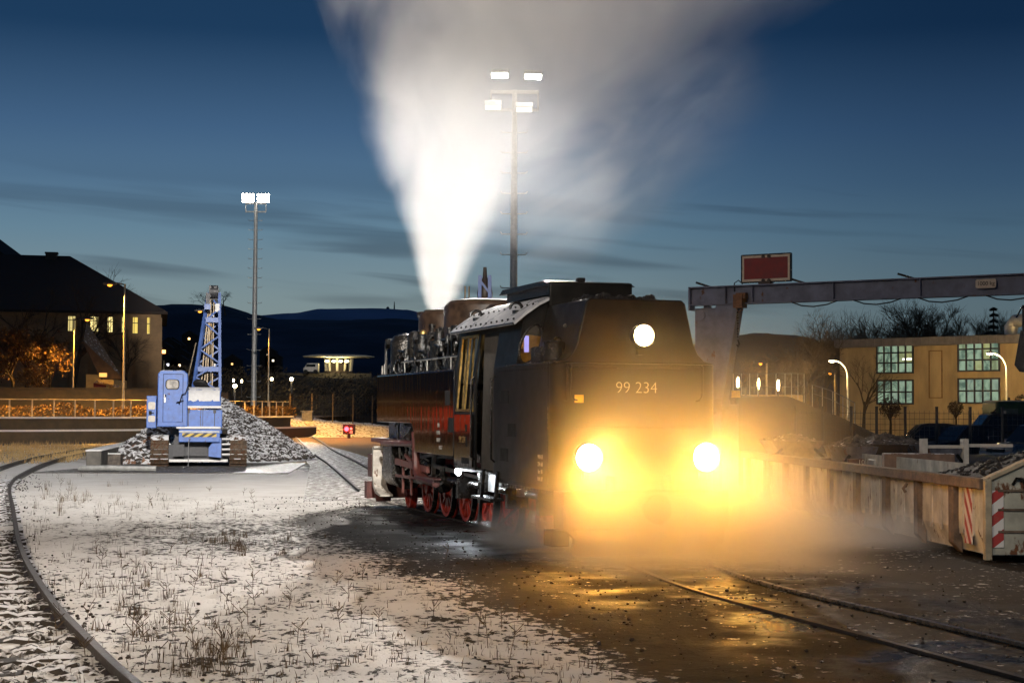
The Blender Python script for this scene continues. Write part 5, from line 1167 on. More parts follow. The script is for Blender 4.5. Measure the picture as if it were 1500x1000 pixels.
def redwhite(axis, sl):
    m = bpy.data.materials.new('red_white_stripes'); m.use_nodes = True; t = NT(m.node_tree); bs = t.nodes['Principled BSDF']
    oc = t.n('ShaderNodeTexCoord').outputs['Object']; o3 = t.xyz(oc)
    q = t.m('FRACT', t.m('MULTIPLY', t.m('ADD', o3[2], t.m('MULTIPLY', o3[axis], sl)), 3.3))
    t.set(bs.inputs['Base Color'], t.mix(t.step(t.noise(oc, 9, 4, .6), .55, .75, 0, .4), t.mix(t.m('GREATER_THAN', q, .5), (.60, .57, .54), (.34, .04, .035)), (.2, .15, .1))); bs.inputs['Roughness'].default_value = .5
    return m
redwhite_y = redwhite(1, -1.6); redwhite_x = redwhite(0, -.75)
build_digger()
# second crane, only its blue lattice boom shows through the steam above the locomotive
T = thing('blue_crane', 'blue lattice crane boom half hidden by steam behind the locomotive dome', 'crane', at(709, 600, 47)*1); T.location.z = 0
b = MB(); h0, h1 = 1.6, at(708, 388, 47).z; k = 47/2370
for xx, yy in ((-10, 0), (10, 0), (10, .7), (-10, .7)): b.bar((xx*k, yy, h0), (xx*k*.7, yy*.7, h1-.3), .10)
for i in range(9):
    z0 = h0+(h1-.4-h0)*i/9; z1 = h0+(h1-.4-h0)*(i+1)/9; s = 1 if i % 2 else -1
    for yy in (0, .6): b.bar((-s*9*k, yy, z0), (s*9*k, yy, z1), .06)
b.o('lattice_boom', M['bluep'], T, smooth=False)
b = MB(); b.lathe([(.05, 0), (.2, .15), (.23, .5), (.16, .8), (.07, .95), (.05, 1.25)], (0, .2, h1-1.3), n=12); b.b(-.2, .2, .1, .5, h1-1.0, h1-.75); b.o('hook_block', M['brown'], T)
b = MB(); b.b(-1.2, 1.2, -.6, 2.4, .5, 1.6); b.b(-1.5, -1.0, -1, 3, 0, .8); b.b(1.0, 1.5, -1, 3, 0, .8); b.o('base', M['blue'], T, bevel=.04)
b = MB()
for d in (-.62, -.5): b.tube([(d, .3, 1.6), (d+.04, .3, h1-.6)], .016, 4)
b.o('hoist_rope', M['brass'], T)
# ------------------------------------------------------------------ gantry crane
GP = M['gantry']
g0 = at(1012, 439, 40); g1 = at(1512, 417, 35.3); gd = (g1-g0); gd.z = 0; ga = atan2(gd.y, gd.x)
T = thing('gantry_crane', 'dull blue gantry crane with a long beam reaching out of the picture on the right', 'gantry crane', (g0.x, g0.y, 0), ga)
BL = gd.length; zt = at(1012, 421, 40).z; zb = zt-.46
b = MB(); b.b(0, BL, -.14, .14, zt-.03, zt); b.b(0, BL, -.14, .14, zb, zb+.03); b.b(0, BL, -.02, .02, zb+.03, zt-.03)
for x in (.02, 1.0, 1.72, 3.8, 5.9): b.b(x-.01, x+.01, -.13, .13, zb+.03, zt-.03)
b.b(0, .04, -.14, .14, zb-.12, zt); b.o('crane_beam', GP, T)
k = 40/2370
def gx(px): return (px-1012)*k
b = MB(); b.prism([(gx(1056), zb), (gx(1092), zb), (gx(1068), zb-2.3), (gx(1056), zb-2.3)], 'y', -.09, .09); b.b(gx(1055), gx(1070), -.2, .2, zb-2.42, zb-2.3); b.b(gx(1050), gx(1076), -.45, .45, 0, zb-2.42); b.prism([(gx(1086), zb), (gx(1093), zb), (gx(1069), zb-2.3), (gx(1064), zb-2.3)], 'y', -.16, .16); b.o('leg', GP, T)
b = MB(); b.b(gx(1017), gx(1053), .05, .25, zb-2.6, zb-.06); b.cyl((gx(1027), .0, zb-.25), (gx(1027), .06, zb-.25), .13, n=18); b.b(gx(1030), gx(1040), .08, .2, zb-.06, zb); b.b(gx(1052), gx(1054), .0, .05, zb-2.6, zb-.02); b.o('cable_drum_housing', GP, T, bevel=.012)
b = MB(); x = gx(1095); b.b(x-.1, x+.14, -.3, -.02, zb-.1, zb+.22); b.b(x-.05, x+.2, -.26, -.1, zb+.12, zb+.26); b.tube([(x-.06, -.2, zb-.1), (x, -.2, zb-.2), (x+.12, -.2, zb-.14)], .016); b.o('hoist_trolley', pm('rusty_orange', (.16, .06, .02), .6, .1, .4, 8, .2, 30), T)
b = MB(); zz = zb-.12
for i in range(11): b.cyl((x-.02, -.2, zz-.065*i), (x-.02, -.2, zz-.065*i-.05), .022 if i % 2 else .014, n=6)
b.tube([(x-.02, -.2, zz-.75), (x+.02, -.2, zz-.85), (x-.01, -.2, zz-.92), (x-.05, -.2, zz-.87)], .018); b.o('hook_chain', M['iron'], T)
b = MB()
for i in range(5):
    b = MB(); xa = 2.75+i*1.55; b.tube([(xa, -.1, zb-.0), (xa+.25, -.1, zb-.09), (xa+.55, -.1, zb-.12), (xa+.9, -.1, zb-.08), (xa+1.15, -.1, zb)], .016, 5); b.o('festoon_cable', M['rubber'], T)
b = MB(); b.tube([(-.0+gx(1086), -.12, zb+.3), (gx(1086), -.12, zt+.05), (gx(1092), -.1, zt+.12), (gx(1098), -.08, zt+.02)], .014, 5); b.o('festoon_cable', M['rubber'], T)
b = MB()
for px in (1028, 1176, 1340): xx = gx(px)*(.985 if px > 1200 else 1); b.rb((xx+.08, 0, zt+.05), (.42, .05, .05), Matrix.Rotation(R(18), 3, 'Y'))
b.o('clamp', M['iron'], T)
pl = MB(); xr = gx(1482)*.935; pl.prism([(xr-.23, zt-.27), (xr-.2, zt-.3), (xr+.2, zt-.3), (xr+.23, zt-.27), (xr+.23, zt-.13), (xr+.2, zt-.10), (xr-.2, zt-.10), (xr-.23, zt-.13)], 'y', -.165, -.145); lp_ = pl.o('load_plate', M['signw'], T)
tx = text('load_lettering', '1000 kg', .125, M['rubber'], (xr, -.1665, zt-.2), (R(90), 0, 0), lp_, .002)
# hoist hanging at the right edge of the picture
b = MB(); xr = (at(1499, 470, 35.4)-Vector((g0.x, g0.y, 0))).length*0+BL-.14; b.prism([(xr-.16, zb-1.55), (xr-.05, zb-1.70), (xr+.4, zb-1.75), (xr+.5, zb-.85), (xr-.02, zb-.8)], 'y', -.35, .35); b.b(xr, xr+.4, -.3, .3, zb-.8, zb-.25); b.tube([(xr-.12, -.3, zb-.52), (xr+.0, -.3, zb-.3), (xr+.2, -.3, zb-.2)], .02); b.b(xr+.05, xr+.3, -.05, .05, zb-.3, zb); b.o('chain_hoist', M['dblack'], T, bevel=.02)
# red signboard with a white border on the beam
sc = at(1133, 392, 39.1); T2 = thing('signal_board', 'red board with broad white border standing on the gantry beam', 'sign board', (g0.x+cos(ga)*gx(1133), g0.y+sin(ga)*gx(1133), zt), ga)
w_, h_ = 38.0*k, .66
b = MB(); b.b(-w_, w_, -.03, .03, .06, .06+h_); bd = b.o('board', M['signw'], T2, bevel=.02)
b = MB(); b.b(-w_+.07, w_-.07, -.042, -.031, .06+.075, .06+h_-.075); b.o('red_field', M['signred'], bd)
b = MB(); 
for q in ((-w_, 0), (w_, 0)): b.bar((q[0], 0, .06), (q[0], 0, .06+h_), .03, .08, (0, 1, 0))
b.bar((-w_, 0, .06), (w_, 0, .06), .08, .03); b.bar((-w_, 0, .06+h_), (w_, 0, .06+h_), .08, .03); b.o('edge_frame', M['iron'], bd)
b = MB()
for x in (-.06, .09):
    for z in (.09, .06+h_-.05): b.cyl((x, -.07, z), (x, -.03, z), .042, n=10)
b.b(-.17, .14, -.1, .1, 0, .07); b.o('bracket', M['brown'], T2)
# ------------------------------------------------------------------ long skip full of coal
c0 = Vector((6.53, 22.3, 0)); ca = R(5.06)                     # its near left corner; x runs along the end face, y along the side
T = thing('skip_container', 'long cream painted rusty skip with rusty rim and red white warning stripes, filled with coal', 'skip', c0, ca)
CR = M['creamcont']; L_, Wd, H_ = 14.5, 2.3, 1.14
b = MB(); b.prism([(.10, .12), (.0, .42), (.0, H_-.1), (.03, H_-.1), (.03, .44), (.12, .16)], 'y', 0, L_); b.b(.1, Wd, 0.05, L_, .1, .14); b.b(Wd-.03, Wd, 0, L_, .14, H_+.0)
y = 0
for i in range(int(L_/.42)): b.prism([(-.012, 0+.34), (.0, .34), (.0, H_-.12), (-.012, H_-.12)], 'y', i*.42+.03, i*.42+.16)
b.o('side_wall', CR, T, smooth=False)
for i, yy in enumerate((1.05, 2.55, 4.1, 5.7, 7.3, 8.9, 10.5, 12.1, 13.7)): b = MB(); b.prism([(-.085, .2), (.06, .05), (.06, H_-.1), (-.085, H_-.1)], 'y', yy, yy+.20); b.o('side_rib', M['rustrim'], T, smooth=False, bevel=.012)
b = MB(); b.b(-.11, .05, -.01, L_, H_-.13, H_+.02); b.o('top_rim', M['rustrim'], T, bevel=.015)
b = MB(); b.prism([(.0, .12), (Wd, .12), (Wd, H_+.0), (Wd-.3, H_+.42), (.95, H_+.42), (.0, H_-.02)], 'y', -.01, .06); ew = b.o('end_wall', pm('grey_end_wall', (.33, .32, .26), .6, 0, .25, 2.5, .25, 18, rust=.38), T, smooth=False)
b = MB(); b.bar((-.04, .02, H_-.01), (.95, .02, H_+.43), .16, .06); b.bar((.95, .02, H_+.44), (Wd, .02, H_+.44), .16, .06); b.bar((.0, -.03, .05), (.0, -.03, H_), .1, .1); b.o('end_rim', pm('worn_rim', (.30, .25, .17), .7, 0, .3, 4, .3, 20, rust=.25), T, bevel=.01)
b = MB()
for z in (.42, .72, .98): b.b(.15, Wd, -.04, -.01, z, z+.03)
b.o('end_rib', M['rustrim'], ew)
b = MB(); b.cyl((.52, -.09, 1.06), (.95, -.09, .0), .035, n=10); b.tube([(.52, -.09, 1.06), (.48, -.09, 1.16), (.40, -.07, 1.17), (.36, -.03, 1.08)], .02); b.o('tailgate_arm', M['iron'], T)
b = MB(); b.b(-.016, -.006, .50, .78, .22, H_-.14); b.o('warning_stripe', redwhite_y, T)
b = MB(); b.b(.05, .23, -.032, -.02, .22, H_-.14); b.o('warning_stripe', redwhite_x, T)
b = MB(); b.tube([(-.12, 2.95, .95), (-.18, 2.95, .88), (-.14, 2.95, .82)], .025); b.tube([(-.1, 3.0, .96), (-.13, 3.0, .9)], .025); b.o('hook', M['rustrim'], T)
rnd = random.Random(5); b = MB()
def ch(u, v):
    x = .06+u*(Wd-.1); y = .1+v*8.0; d = sqrt(((x-1.5)/1.5)**2+((y-2.2)/3.6)**2); z = H_-.34+.66*max(0, 1-d)**.8+.03*mnoise.noise(Vector((x*3, y*3, 0))); return (x, y, z)
vs, fs = grid(30, 60, ch); b.add(vs, fs)
for i in range(1500): p = ch(rnd.random(), rnd.random()); b.stone(p, rnd.uniform(.02, .06), rnd)
co = b.o('coal_heap', M['coal'], None, smooth=False, fix=False); co.location = c0; co.rotation_euler = (0, 0, ca); tag(co, 'heap of black coal piled in the near end of the cream skip', 'coal heap', kind='stuff')
# boards and a timber baulk lying behind the rim, mine tubs heaped with rubble
def lying(name, label, cat, px, py, Y, d, m, rz=R(4)):
    p = at(px, py, Y); return tag(MB().rb((0, 0, d[2]/2), d, Matrix.Identity(3)).o(name, m, None, bevel=.02), label, cat), p
def lie(name, label, cat, px, py, Y, d, m, rz=R(4), z=None):
    o, p = lying(name, label, cat, px, py, Y, d, m); o.location = p if z is None else (p.x, p.y, z); o.rotation_euler = (0, 0, rz); return o
rw = MB(); 
T = thing('loading_ramp', 'low dark platform behind the skip carrying baulks and tubs', 'ramp', (5.6, 31, 0), R(5)); b = MB(); b.b(1.9, 9.8, -3.5, 14, 0, .82); b.o('ramp_body', M['rubble'], T, smooth=False); b = MB(); b.b(1.9, 9.8, -3.5, 14, .82, .86); b.o('ramp_top', M['coal'], T)
RT = .87
def put_on(px, py_bottom): 
    v = gr(px, py_bottom, RT); return v
p = put_on(1345, 688); lie('timber_baulk', 'long pale brown baulk with snowy upper edge lying before the tubs', 'baulk', 1345, 688, p.y, (1.42, .35, .34), pm('baulk_wood', (.20, .125, .09), .8, 0, .3, 5, .3, 20, snow=.5), R(-4), RT)
p = put_on(1257, 682); o = lie('marked_crate', 'flat brown crate with a white painted 10 behind the rim of the skip', 'crate', 1257, 682, p.y, (.58, .5, .16), M['dullred'], R(4), RT); text('painted_number', '10', .15, M['white'], (0, -.2525, .085), (R(90), 0, 0), o, .003)
p = put_on(1287, 684); lie('grey_crate', 'flat grey crate between the marked crate and the baulk', 'crate', 1287, 684, p.y, (.34, .5, .17), M['galv'], R(4), RT)
p = put_on(1215, 679); lie('flat_box', 'flat brown box half hidden behind the skip rim, farthest left', 'crate', 1215, 679, p.y, (.5, .5, .14), M['brown'], R(4), RT)
def tub(px, pyt, Y, w, label, rz, m, heap_=True, ends=False):
    p = at(px, pyt, Y); h = .62; T = thing('mine_tub', label, 'mine tub', (p.x, Y, p.z-h), rz, 'tubs of rubble behind the skip')
    b = MB(); b.prism([(-w/2, h), (-w/2+.03, h), (-w*.25, .26), (w*.25, .26), (w/2-.03, h), (w/2, h), (w*.28, .2), (-w*.28, .2)], 'y', -.6, .6)
    b.prism([(-w/2, h), (-w*.28, .2), (w*.28, .2), (w/2, h)], 'y', -.62, -.58); b.prism([(-w/2, h), (-w*.28, .2), (w*.28, .2), (w/2, h)], 'y', .58, .62); b.o('tub_body', m, T, smooth=False)
    b = MB(); b.b(-w*.3, w*.3, -.7, .7, .08, .18); b.bar((-w*.62, -.64, .05), (-w*.3, -.64, h*.7), .06); b.bar((w*.62, -.64, .05), (w*.3, -.64, h*.7), .06); b.o('frame', M['iron'], T)
    if ends:
        b = MB(); b.b(-w/2-.06, -w/2+.05, -.72, -.5, .12, h+.16); b.b(w/2-.05, w/2+.06, -.72, -.5, .12, h+.16); b.b(-w/2, w/2, -.66, -.62, h-.05, h+.02); b.bar((w/2, -.6, h*.3), (w*.0, -.6, .14), .08); b.b(w/2+.06, w/2+1.1, -.64, -.6, h-.02, h+.05); b.o('end_post', M['white'], T)
    if heap_:
        rnd = random.Random(int(px)); b = MB()
        def f(u, v): x = (u-.5)*2; y = (v-.5)*2; return (x*w*.46, y*.56, h-.04+.24*max(0, 1-max(abs(x), abs(y)*.9))+.05*mnoise.noise(Vector((x*3+px, y*3, 0))))
        vs, fs = grid(14, 14, f); b.add(vs, fs)
        for i in range(90): q = f(rnd.random(), rnd.random()); b.stone(q, rnd.uniform(.025, .07), rnd)
        q = b.o('rubble', M['rubble'], T, smooth=False, fix=False); q['kind'] = 'stuff'
    for s in (-1, 1): b = MB(); b.cyl((s*.3, -.5, .1), (s*.36, -.5, .1), .12, n=12); b.cyl((s*.3, .5, .1), (s*.36, .5, .1), .12, n=12); b.o('wheel_set', M['iron'], T)
TB = pm('tub_paint', (.10, .10, .12), .5, .2, .5, 5, .2, 20, rust=.3, snow=.3)
tub(1159, 645, 41, 1.35, 'rubble tub nearest the locomotive lamps, dim in the glow', R(6), M['rubble']); tub(1246, 653, 36, .62*1.35, 'small front tub with bluish flaking side, left of the pair', R(8), TB)
tub(1256, 650, 38.6, 1.05, 'tub peeping over the bluish flaking one, heaped with brown rubble', R(6), M['rubble'])
tub(1286, 650, 36.5, 1.0, 'dark tub standing right of the bluish one, chute open to the front', R(8), M['brown']); tub(1298, 645, 39.5, 1.3, 'highest heaped tub at the back of the row', R(6), M['rubble'])
tub(1333, 655, 37.5, .8, 'small dark tub heaped up between the highest one and the white posts', R(6), M['brown']); tub(1368, 652, 36.2, .92, 'tub with white end posts and snow speckled side', R(6), TB, False, True)
# ------------------------------------------------------------------ modern building
YB0, YB1 = 110.0, 99.0
A = at(1230, 498, YB0); E2 = at(1530, 481, YB1)
dv = Vector((E2.x-A.x, E2.y-A.y, 0)); BLn = dv.length; an = atan2(dv.y, dv.x); T = thing('office_building', 'ochre two storey building with four big gridded windows and grey roof edge', 'building', (A.x, A.y, 0), an)
ztop = A.z
def bx(px): # along-facade coordinate of a pixel column
    # intersect view ray with facade line
    t_ = (px-750)/FPX; d = dv.normalized(); # A + d*s : (A.x+d.x*s) = t_*(A.y+d.y*s)
    return (t_*A.y-A.x)/(d.x-t_*d.y)
def bz(px, py): s = bx(px); d = dv.normalized(); return at(px, py, A.y+d.y*s).z
b = MB(); b.b(0, BLn+6, 0, 9, 0, ztop-.55); b.o('wall', M['tan'], T, smooth=False)
b = MB(); b.b(-.25, BLn+6, -.3, 9.3, ztop-.52, ztop); 
for i in range(int(BLn/.6)): b.b(i*.6-.02, i*.6+.02, -.33, -.3, ztop-.52, ztop+.01)
b.o('roof_edge', pm('grey_fascia', (.16, .15, .16), .6, .1, .2, 2), T, smooth=False)
b = MB(); x0, x1 = bx(1361), bx(1381); z0, z1 = bz(1370, 583), bz(1370, 513); 
for q in ((x0, x1, z1-.06, z1), (x0, x1, z0, z0+.06), (x0, x0+.07, z0, z1), (x1-.07, x1, z0, z1)): b.b(q[0], q[1], -.04, -.002, q[2], q[3])
b.o('blind_panel', pm('panel_line', (.20, .12, .05), .8), T, smooth=False)
for wi_, (px0, px1, py0, py1, nx, nz, zf) in enumerate(((1286, 1338.5, 502, 546, 5, 3, 0), (1286, 1338.5, 557, 591, 5, 2, 0), (1405, 1465, 495, 543, 5, 3, 0), (1405, 1465, 554.5, 590, 5, 2, 0))):
    x0, x1, z1, z0 = bx(px0), bx(px1), bz((px0+px1)/2, py0), bz((px0+px1)/2, py1)
    m = bpy.data.materials.new('office_pane'); m.use_nodes = True; t = NT(m.node_tree); t.nodes.clear()
    oc = t.n('ShaderNodeTexCoord').outputs['Object']; cx, cyy, cz = t.xyz(oc)
    cell = t.n('ShaderNodeCombineXYZ', {0: t.m('FLOOR', t.m('MULTIPLY', t.m('SUBTRACT', cx, x0), nx/(x1-x0))), 1: t.m('FLOOR', t.m('MULTIPLY', t.m('SUBTRACT', cz, z0), nz/(z1-z0))), 2: float(wi_*7+3)})
    wn_ = t.n('ShaderNodeTexWhiteNoise', {'Vector': cell}).outputs
    n_ = t.noise(t.mapv(oc, (1.2, 1, .8)), 1.4, 3, .5, 1.0)
    colr = t.mix(t.step(n_, .35, .65), (.08, .13, .095), (.26, .36, .25)); colr = t.mix(t.step(wn_[0], .55, .95, 0, .55), colr, (.42, .38, .10) if wi_ in (0, 2) else (.22, .28, .22))
    e = t.n('ShaderNodeEmission', {'Color': colr, 'Strength': 1.15}); g_ = t.n('ShaderNodeBsdfGlossy', {'Roughness': .1, 'Color': (.3, .3, .3)}); ms_ = t.n('ShaderNodeMixShader', {0: .12}); t.links.new(e.outputs[0], ms_.inputs[1]); t.links.new(g_.outputs[0], ms_.inputs[2]); t.links.new(ms_.outputs[0], t.n('ShaderNodeOutputMaterial').inputs[0])
    b = MB(); b.b(x0, x1, -.03, -.01, z0, z1); w = b.o('window', m, T, smooth=False)
    b = MB()
    for i in range(nx+1): xx = x0+(x1-x0)*i/nx; b.b(xx-.05, xx+.05, -.12, -.04, z0-.04, z1+.04)
    for i in range(nz+1): zz = z0+(z1-z0)*i/nz; b.b(x0-.05, x1+.05, -.117, -.043, zz-.05, zz+.05)
    b.o('window_frame', M['dgrey'], w, smooth=False)
    if wi_ == 0: b = MB(); b.b(x0+(x1-x0)*.7, x0+(x1-x0)*.96, -.036, -.031, z0+(z1-z0)*.42, z0+(z1-z0)*.48); b.o('ceiling_light', M['e_dim'], w)
b = MB(); s0 = bx(1462); zr = ztop; b.tube([(s0-.2, 2, zr-.2), (s0-.2, 2, zr+.6), (s0+.1, 2, zr+.95), (s0+1.4, 1.6, zr+1.0), (s0+2.0, 1.4, zr+1.05)], .42, 14); b.cyl((s0+1.9, 1.5, zr+1.05), (s0+2.2, 1.4, zr+1.05), .5, n=14); b.o('roof_duct', M['galv'], T)
# trees behind it
TG = 'bare trees behind the ochre building'
for px, h, sd, lb in ((1195, 7.8, 51, 'loose bare tree at the left end of the row, left of the building edge'), (1232, 7.0, 52, 'second bare tree of the row, above the building corner'), (1300, 9.3, 53, 'dense bare tree standing above the left windows'), (1332, 9.6, 54, 'tallest bare tree in the middle of the row'), (1372, 8.8, 55, 'bare tree above the blind panel of the building'), (1408, 9.4, 56, 'airy bare tree at the right end of the row'), (1270, 6.4, 57, 'low bush like tree between the building corner and the dense tree')):
    p = at(px, 560, 150); tree('bare_tree', lb, (p.x, 150, .5), h*1.5, sd, TG, None, 0, spread=.52, depth=5, dense=4)
for px, Y_, h, sd, lb in ((1150, 98, 4.6, 71, 'low dark bare tree on the right bank behind the railing'), (1188, 104, 6.6, 72, 'dark bare tree between the railing and the left curved lamp'), (1208, 112, 7.6, 73, 'dark bare tree close to the left corner of the ochre building'), (1172, 118, 6.0, 74, 'thin dark bare tree on the ridge behind the right bank'), (1128, 120, 5.4, 75, 'dark bare tree behind the middle upright light'), (1226, 122, 8.4, 76, 'tall dark bare tree peeping over the left corner of the ochre building')):
    tree('bare_tree', lb, (at(px, 590, Y_).x, Y_, 1.6), h, sd, 'dark bare trees on the right bank', None, 0, spread=.6, depth=5, dense=4)
T = thing('conifer', 'dark layered conifer above the right windows of the building', 'conifer', (at(1456, 560, 145).x, 145, 0)); b = MB(); H0 = at(1456, 452, 145).z; b.tube([(0, 0, 0), (0, 0, H0)], [.25, .05], 6); b.o('trunk', M['bark'], T); b = MB(); rnd = random.Random(6)
for i in range(15):
    z = 4.0+(H0-4)*i/14; rr = 2.5*(1-i/15)+.2
    for k in range(12):
        a = rnd.uniform(0, 6.28); r = rr*rnd.uniform(.5, 1.1)
        for q in range(12):
            f = rnd.random(); c = Vector((r*f*cos(a), r*f*sin(a), z-.25*r*f+rnd.uniform(-.12, .1))); s = rnd.uniform(.08, .2); u = Vector((cos(a+rnd.uniform(-.8, .8)), sin(a), -.2)); w2 = u.orthogonal().normalized(); b.add([c-u*s, c-w2*s*.4, c+u*s, c+w2*s*.4], [(0,1,2,3)])
b.o('crown', M['leafg'], T, smooth=False, fix=False)
tree('bare_tree', 'slender bare tree right in front of the ochre building', at(1265, 640, 88)*1, 5.2, 61, None, None, 0, spread=.42, depth=5)
bpy.data.objects[[o.name for o in bpy.data.objects if o.get('label') == 'slender bare tree right in front of the ochre building'][0]].location.z = .6
tree('bare_tree', 'small bare orange lit tree behind the gantry leg', (at(1091, 590, 82).x, 82, 2.0), 3.6, 63, None, None, 0, spread=.5, depth=5)
tree('leafy_tree', 'orange bush behind the lamp at the gantry leg', (at(1106, 590, 92).x, 92, 2.0), 3.3, 66, None, 'leaf', 700, .05, .6, 4, 3)
# clipped round trees
def round_tree(px, py, Y, r, base, label, sd):
    p = at(px, py, Y); T = thing('round_tree', label, 'tree', (p.x, Y, base), 0, 'clipped round trees before the ochre building'); rnd = random.Random(sd); H = p.z-base
    b = MB(); b.tube([(0, 0, 0), (.02, 0, H*.5), (0, 0, H)], [r*.14, r*.11, r*.07], 6)
    for i in range(9): a = rnd.uniform(0, 6.28); b.tube([(0, 0, H*.62), (r*.35*cos(a), r*.35*sin(a), H*.62+r*.7), (r*.8*cos(a), r*.8*sin(a), H+r*rnd.uniform(-.3, .6))], [r*.07, r*.05, r*.03], 4)
    b.o('trunk', M['bark'], T, fix=False); b = MB()
    for i in range(950):
        d = Vector((rnd.gauss(0, 1), rnd.gauss(0, 1), rnd.gauss(0, .8))).normalized()*r*rnd.uniform(.55, 1.05)*(1+.15*mnoise.noise(Vector((i, sd, 0)))); c = Vector((0, 0, H))+d; s = rnd.uniform(.04, .10)*r
        a = Vector((rnd.uniform(-1, 1), rnd.uniform(-1, 1), rnd.uniform(-1, 1))).normalized(); u = a.orthogonal().normalized(); v = a.cross(u); b.add([c-u*s*1.6, c-v*s*.5, c+u*s*1.6, c+v*s*.5], [(0,1,2,3)])
    b.o('crown', M['twig'], T, smooth=False, fix=False)
round_tree(1304, 597, 76, .52, .6, 'largest clipped round tree with forked trunk, before the left lower window', 1); round_tree(1400, 597, 84, .40, .7, 'clipped round tree left of the right lower window', 2); round_tree(1449, 598, 84, .36, .7, 'clipped round tree just left of the green truck', 3); round_tree(1496, 588, 88, .4, .7, 'clipped tree top over the roof of the green truck', 4)
# curved street lamps and others on the right
def curved_lamp(px, py, Y, base, side, r, label, power):
    p = at(px, py, Y); x0 = p.x+side*r*1.25; T = thing('curved_lamp', label, 'street lamp', (x0, Y, base), 0, 'curved street lamps before the ochre building'); H = p.z-base
    b = MB(); pts = [(0, 0, 0), (0, 0, H-r*1.2)]+[(-side*r*1.1*(1-cos(a)), 0, H-r*1.2+r*1.2*sin(a)) for a in [R(q) for q in (15, 30, 45, 60, 75, 88)]]; b.tube(pts, .05, 8); b.o('pole', M['galv'], T)
    b = MB(); b.lathe([(.001, .12), (.16, .08), (.2, 0)], (-side*r*1.22, 0, H), n=12); hd = b.o('lamp_head', M['dgrey'], T); b = MB(); b.lathe([(.19, -.005), (.15, -.08), (.001, -.12)], (-side*r*1.22, -.02, H), n=12); b.o('lamp_glass', M['e_pale'], hd)
    if power: point('street_or_fill_bulb', (p.x, Y-.25, p.z-.3), power, (1, .66, .26), .15)
curved_lamp(1218, 528, 95, .3, 1, .75, 'curved lamp post with shining head at the left end of the ochre building', 1300)
curved_lamp(1449, 517, 92, .3, 1, .78, 'curved lamp post before the upper right window', 1500)
point('street_or_fill_bulb', (36, 92, 6.5), 2200, (1, .64, .26), .2)  # added bulb beyond the right edge, no lamp drawn
street_lamp(1216, 546, 105, .3, -1, 90, 'small orange lamp glowing behind the left curved lamp', .3, .04, em_='e_sod', group='small orange lamps on the right', glow=.13)
street_lamp(1114, 532, 92, 2.0, -1, 160, 'orange lamp on a short post behind the bare tree at the gantry leg', .35, .05, em_='e_sod', group='small orange lamps on the right', glow=.1)
# railing on the bank, steps rail
def rail_fence(label, pts, n, hh, name='railing'):
    T = thing(name, label, 'railing', (0, 0, 0)); b = MB(); P_ = [Vector(p) for p in pts]; b.tube([p+Vector((0, 0, hh)) for p in P_], .022, 5); b.tube([p+Vector((0, 0, hh*.5)) for p in P_], .015, 5); b.o('handrail', M['dgrey'], T)
    pb = MB(); pb.bar((0, 0, -.3), (0, 0, hh), .04); pme = pb.mesh('post', M['galv'])
    for i in range(n):
        f = i/(n-1)*(len(P_)-1); k = min(len(P_)-2, int(f)); o = bpy.data.objects.new('post', pme); COL.objects.link(o); o.parent = T; o.location = P_[k].lerp(P_[k+1], f-k)
rail_fence('lit metal railing along the crest of the right bank behind the bare tree', [at(1074, 588, 78), at(1110, 587, 80), at(1150, 586, 82), at(1178, 585, 84)], 10, 1.35)
rail_fence('handrail descending the steps at the right end of the bank', [at(1190, 588, 86), at(1215, 597, 82), at(1240, 610, 78), at(1252, 618, 76)], 6, .9)
tag(MB().b(at(1074, 587, 86).x, at(1176, 587, 86).x, 86, 86.3, 1.5, 2.85).o('retaining_wall', pm('pale_wall', (.42, .32, .18), .85), smooth=False), 'pale low wall lit by the upright lights on the right bank', 'wall')
p = at(1078, 577, 60); T = thing('notice_plate', 'small yellow green plate at the foot of the gantry leg', 'plate', (p.x, 60, 0)); b = MB(); b.b(-.16, .16, -.02, .02, p.z-.13, p.z+.13); b.o('plate', M['yellow'], T); b = MB(); b.b(-.03, .03, .02, .06, 0, p.z+.1); b.o('post', M['dgrey'], T)
# mesh fence with dark posts before the car park
T = thing('mesh_fence', 'tall mesh fence on dark posts between the tubs and the parked cars', 'fence', (0, 0, 0)); YF = 60; b = MB()
xa, xb = at(1160, 600, YF).x, at(1520, 600, YF).x; z1 = at(1300, 597, YF).z
n = int((xb-xa)/.18)
for i in range(n+1): b.bar((xa+(xb-xa)*i/n, YF+.05, .2), (xa+(xb-xa)*i/n, YF+.05, z1-.1), .010)
for i in range(9): z = .3+(z1-.5)*i/8; b.bar((xa, YF+.05, z), (xb, YF+.05, z), .014)
b.o('mesh_panel', M['dgrey'], T, smooth=False)
pb = MB(); pb.cyl((0, 0, 0), (0, 0, z1), .055, n=8); pb.cyl((0, 0, z1), (0, 0, z1+.05), .06, n=8); pme = pb.mesh('post', M['dgrey'])
for px in (1247, 1284, 1326, 1372, 1421, 1468, 1515, 1205, 1165): o = bpy.data.objects.new('post', pme); COL.objects.link(o); o.parent = T; o.location = (at(px, 600, YF).x, YF, 0)
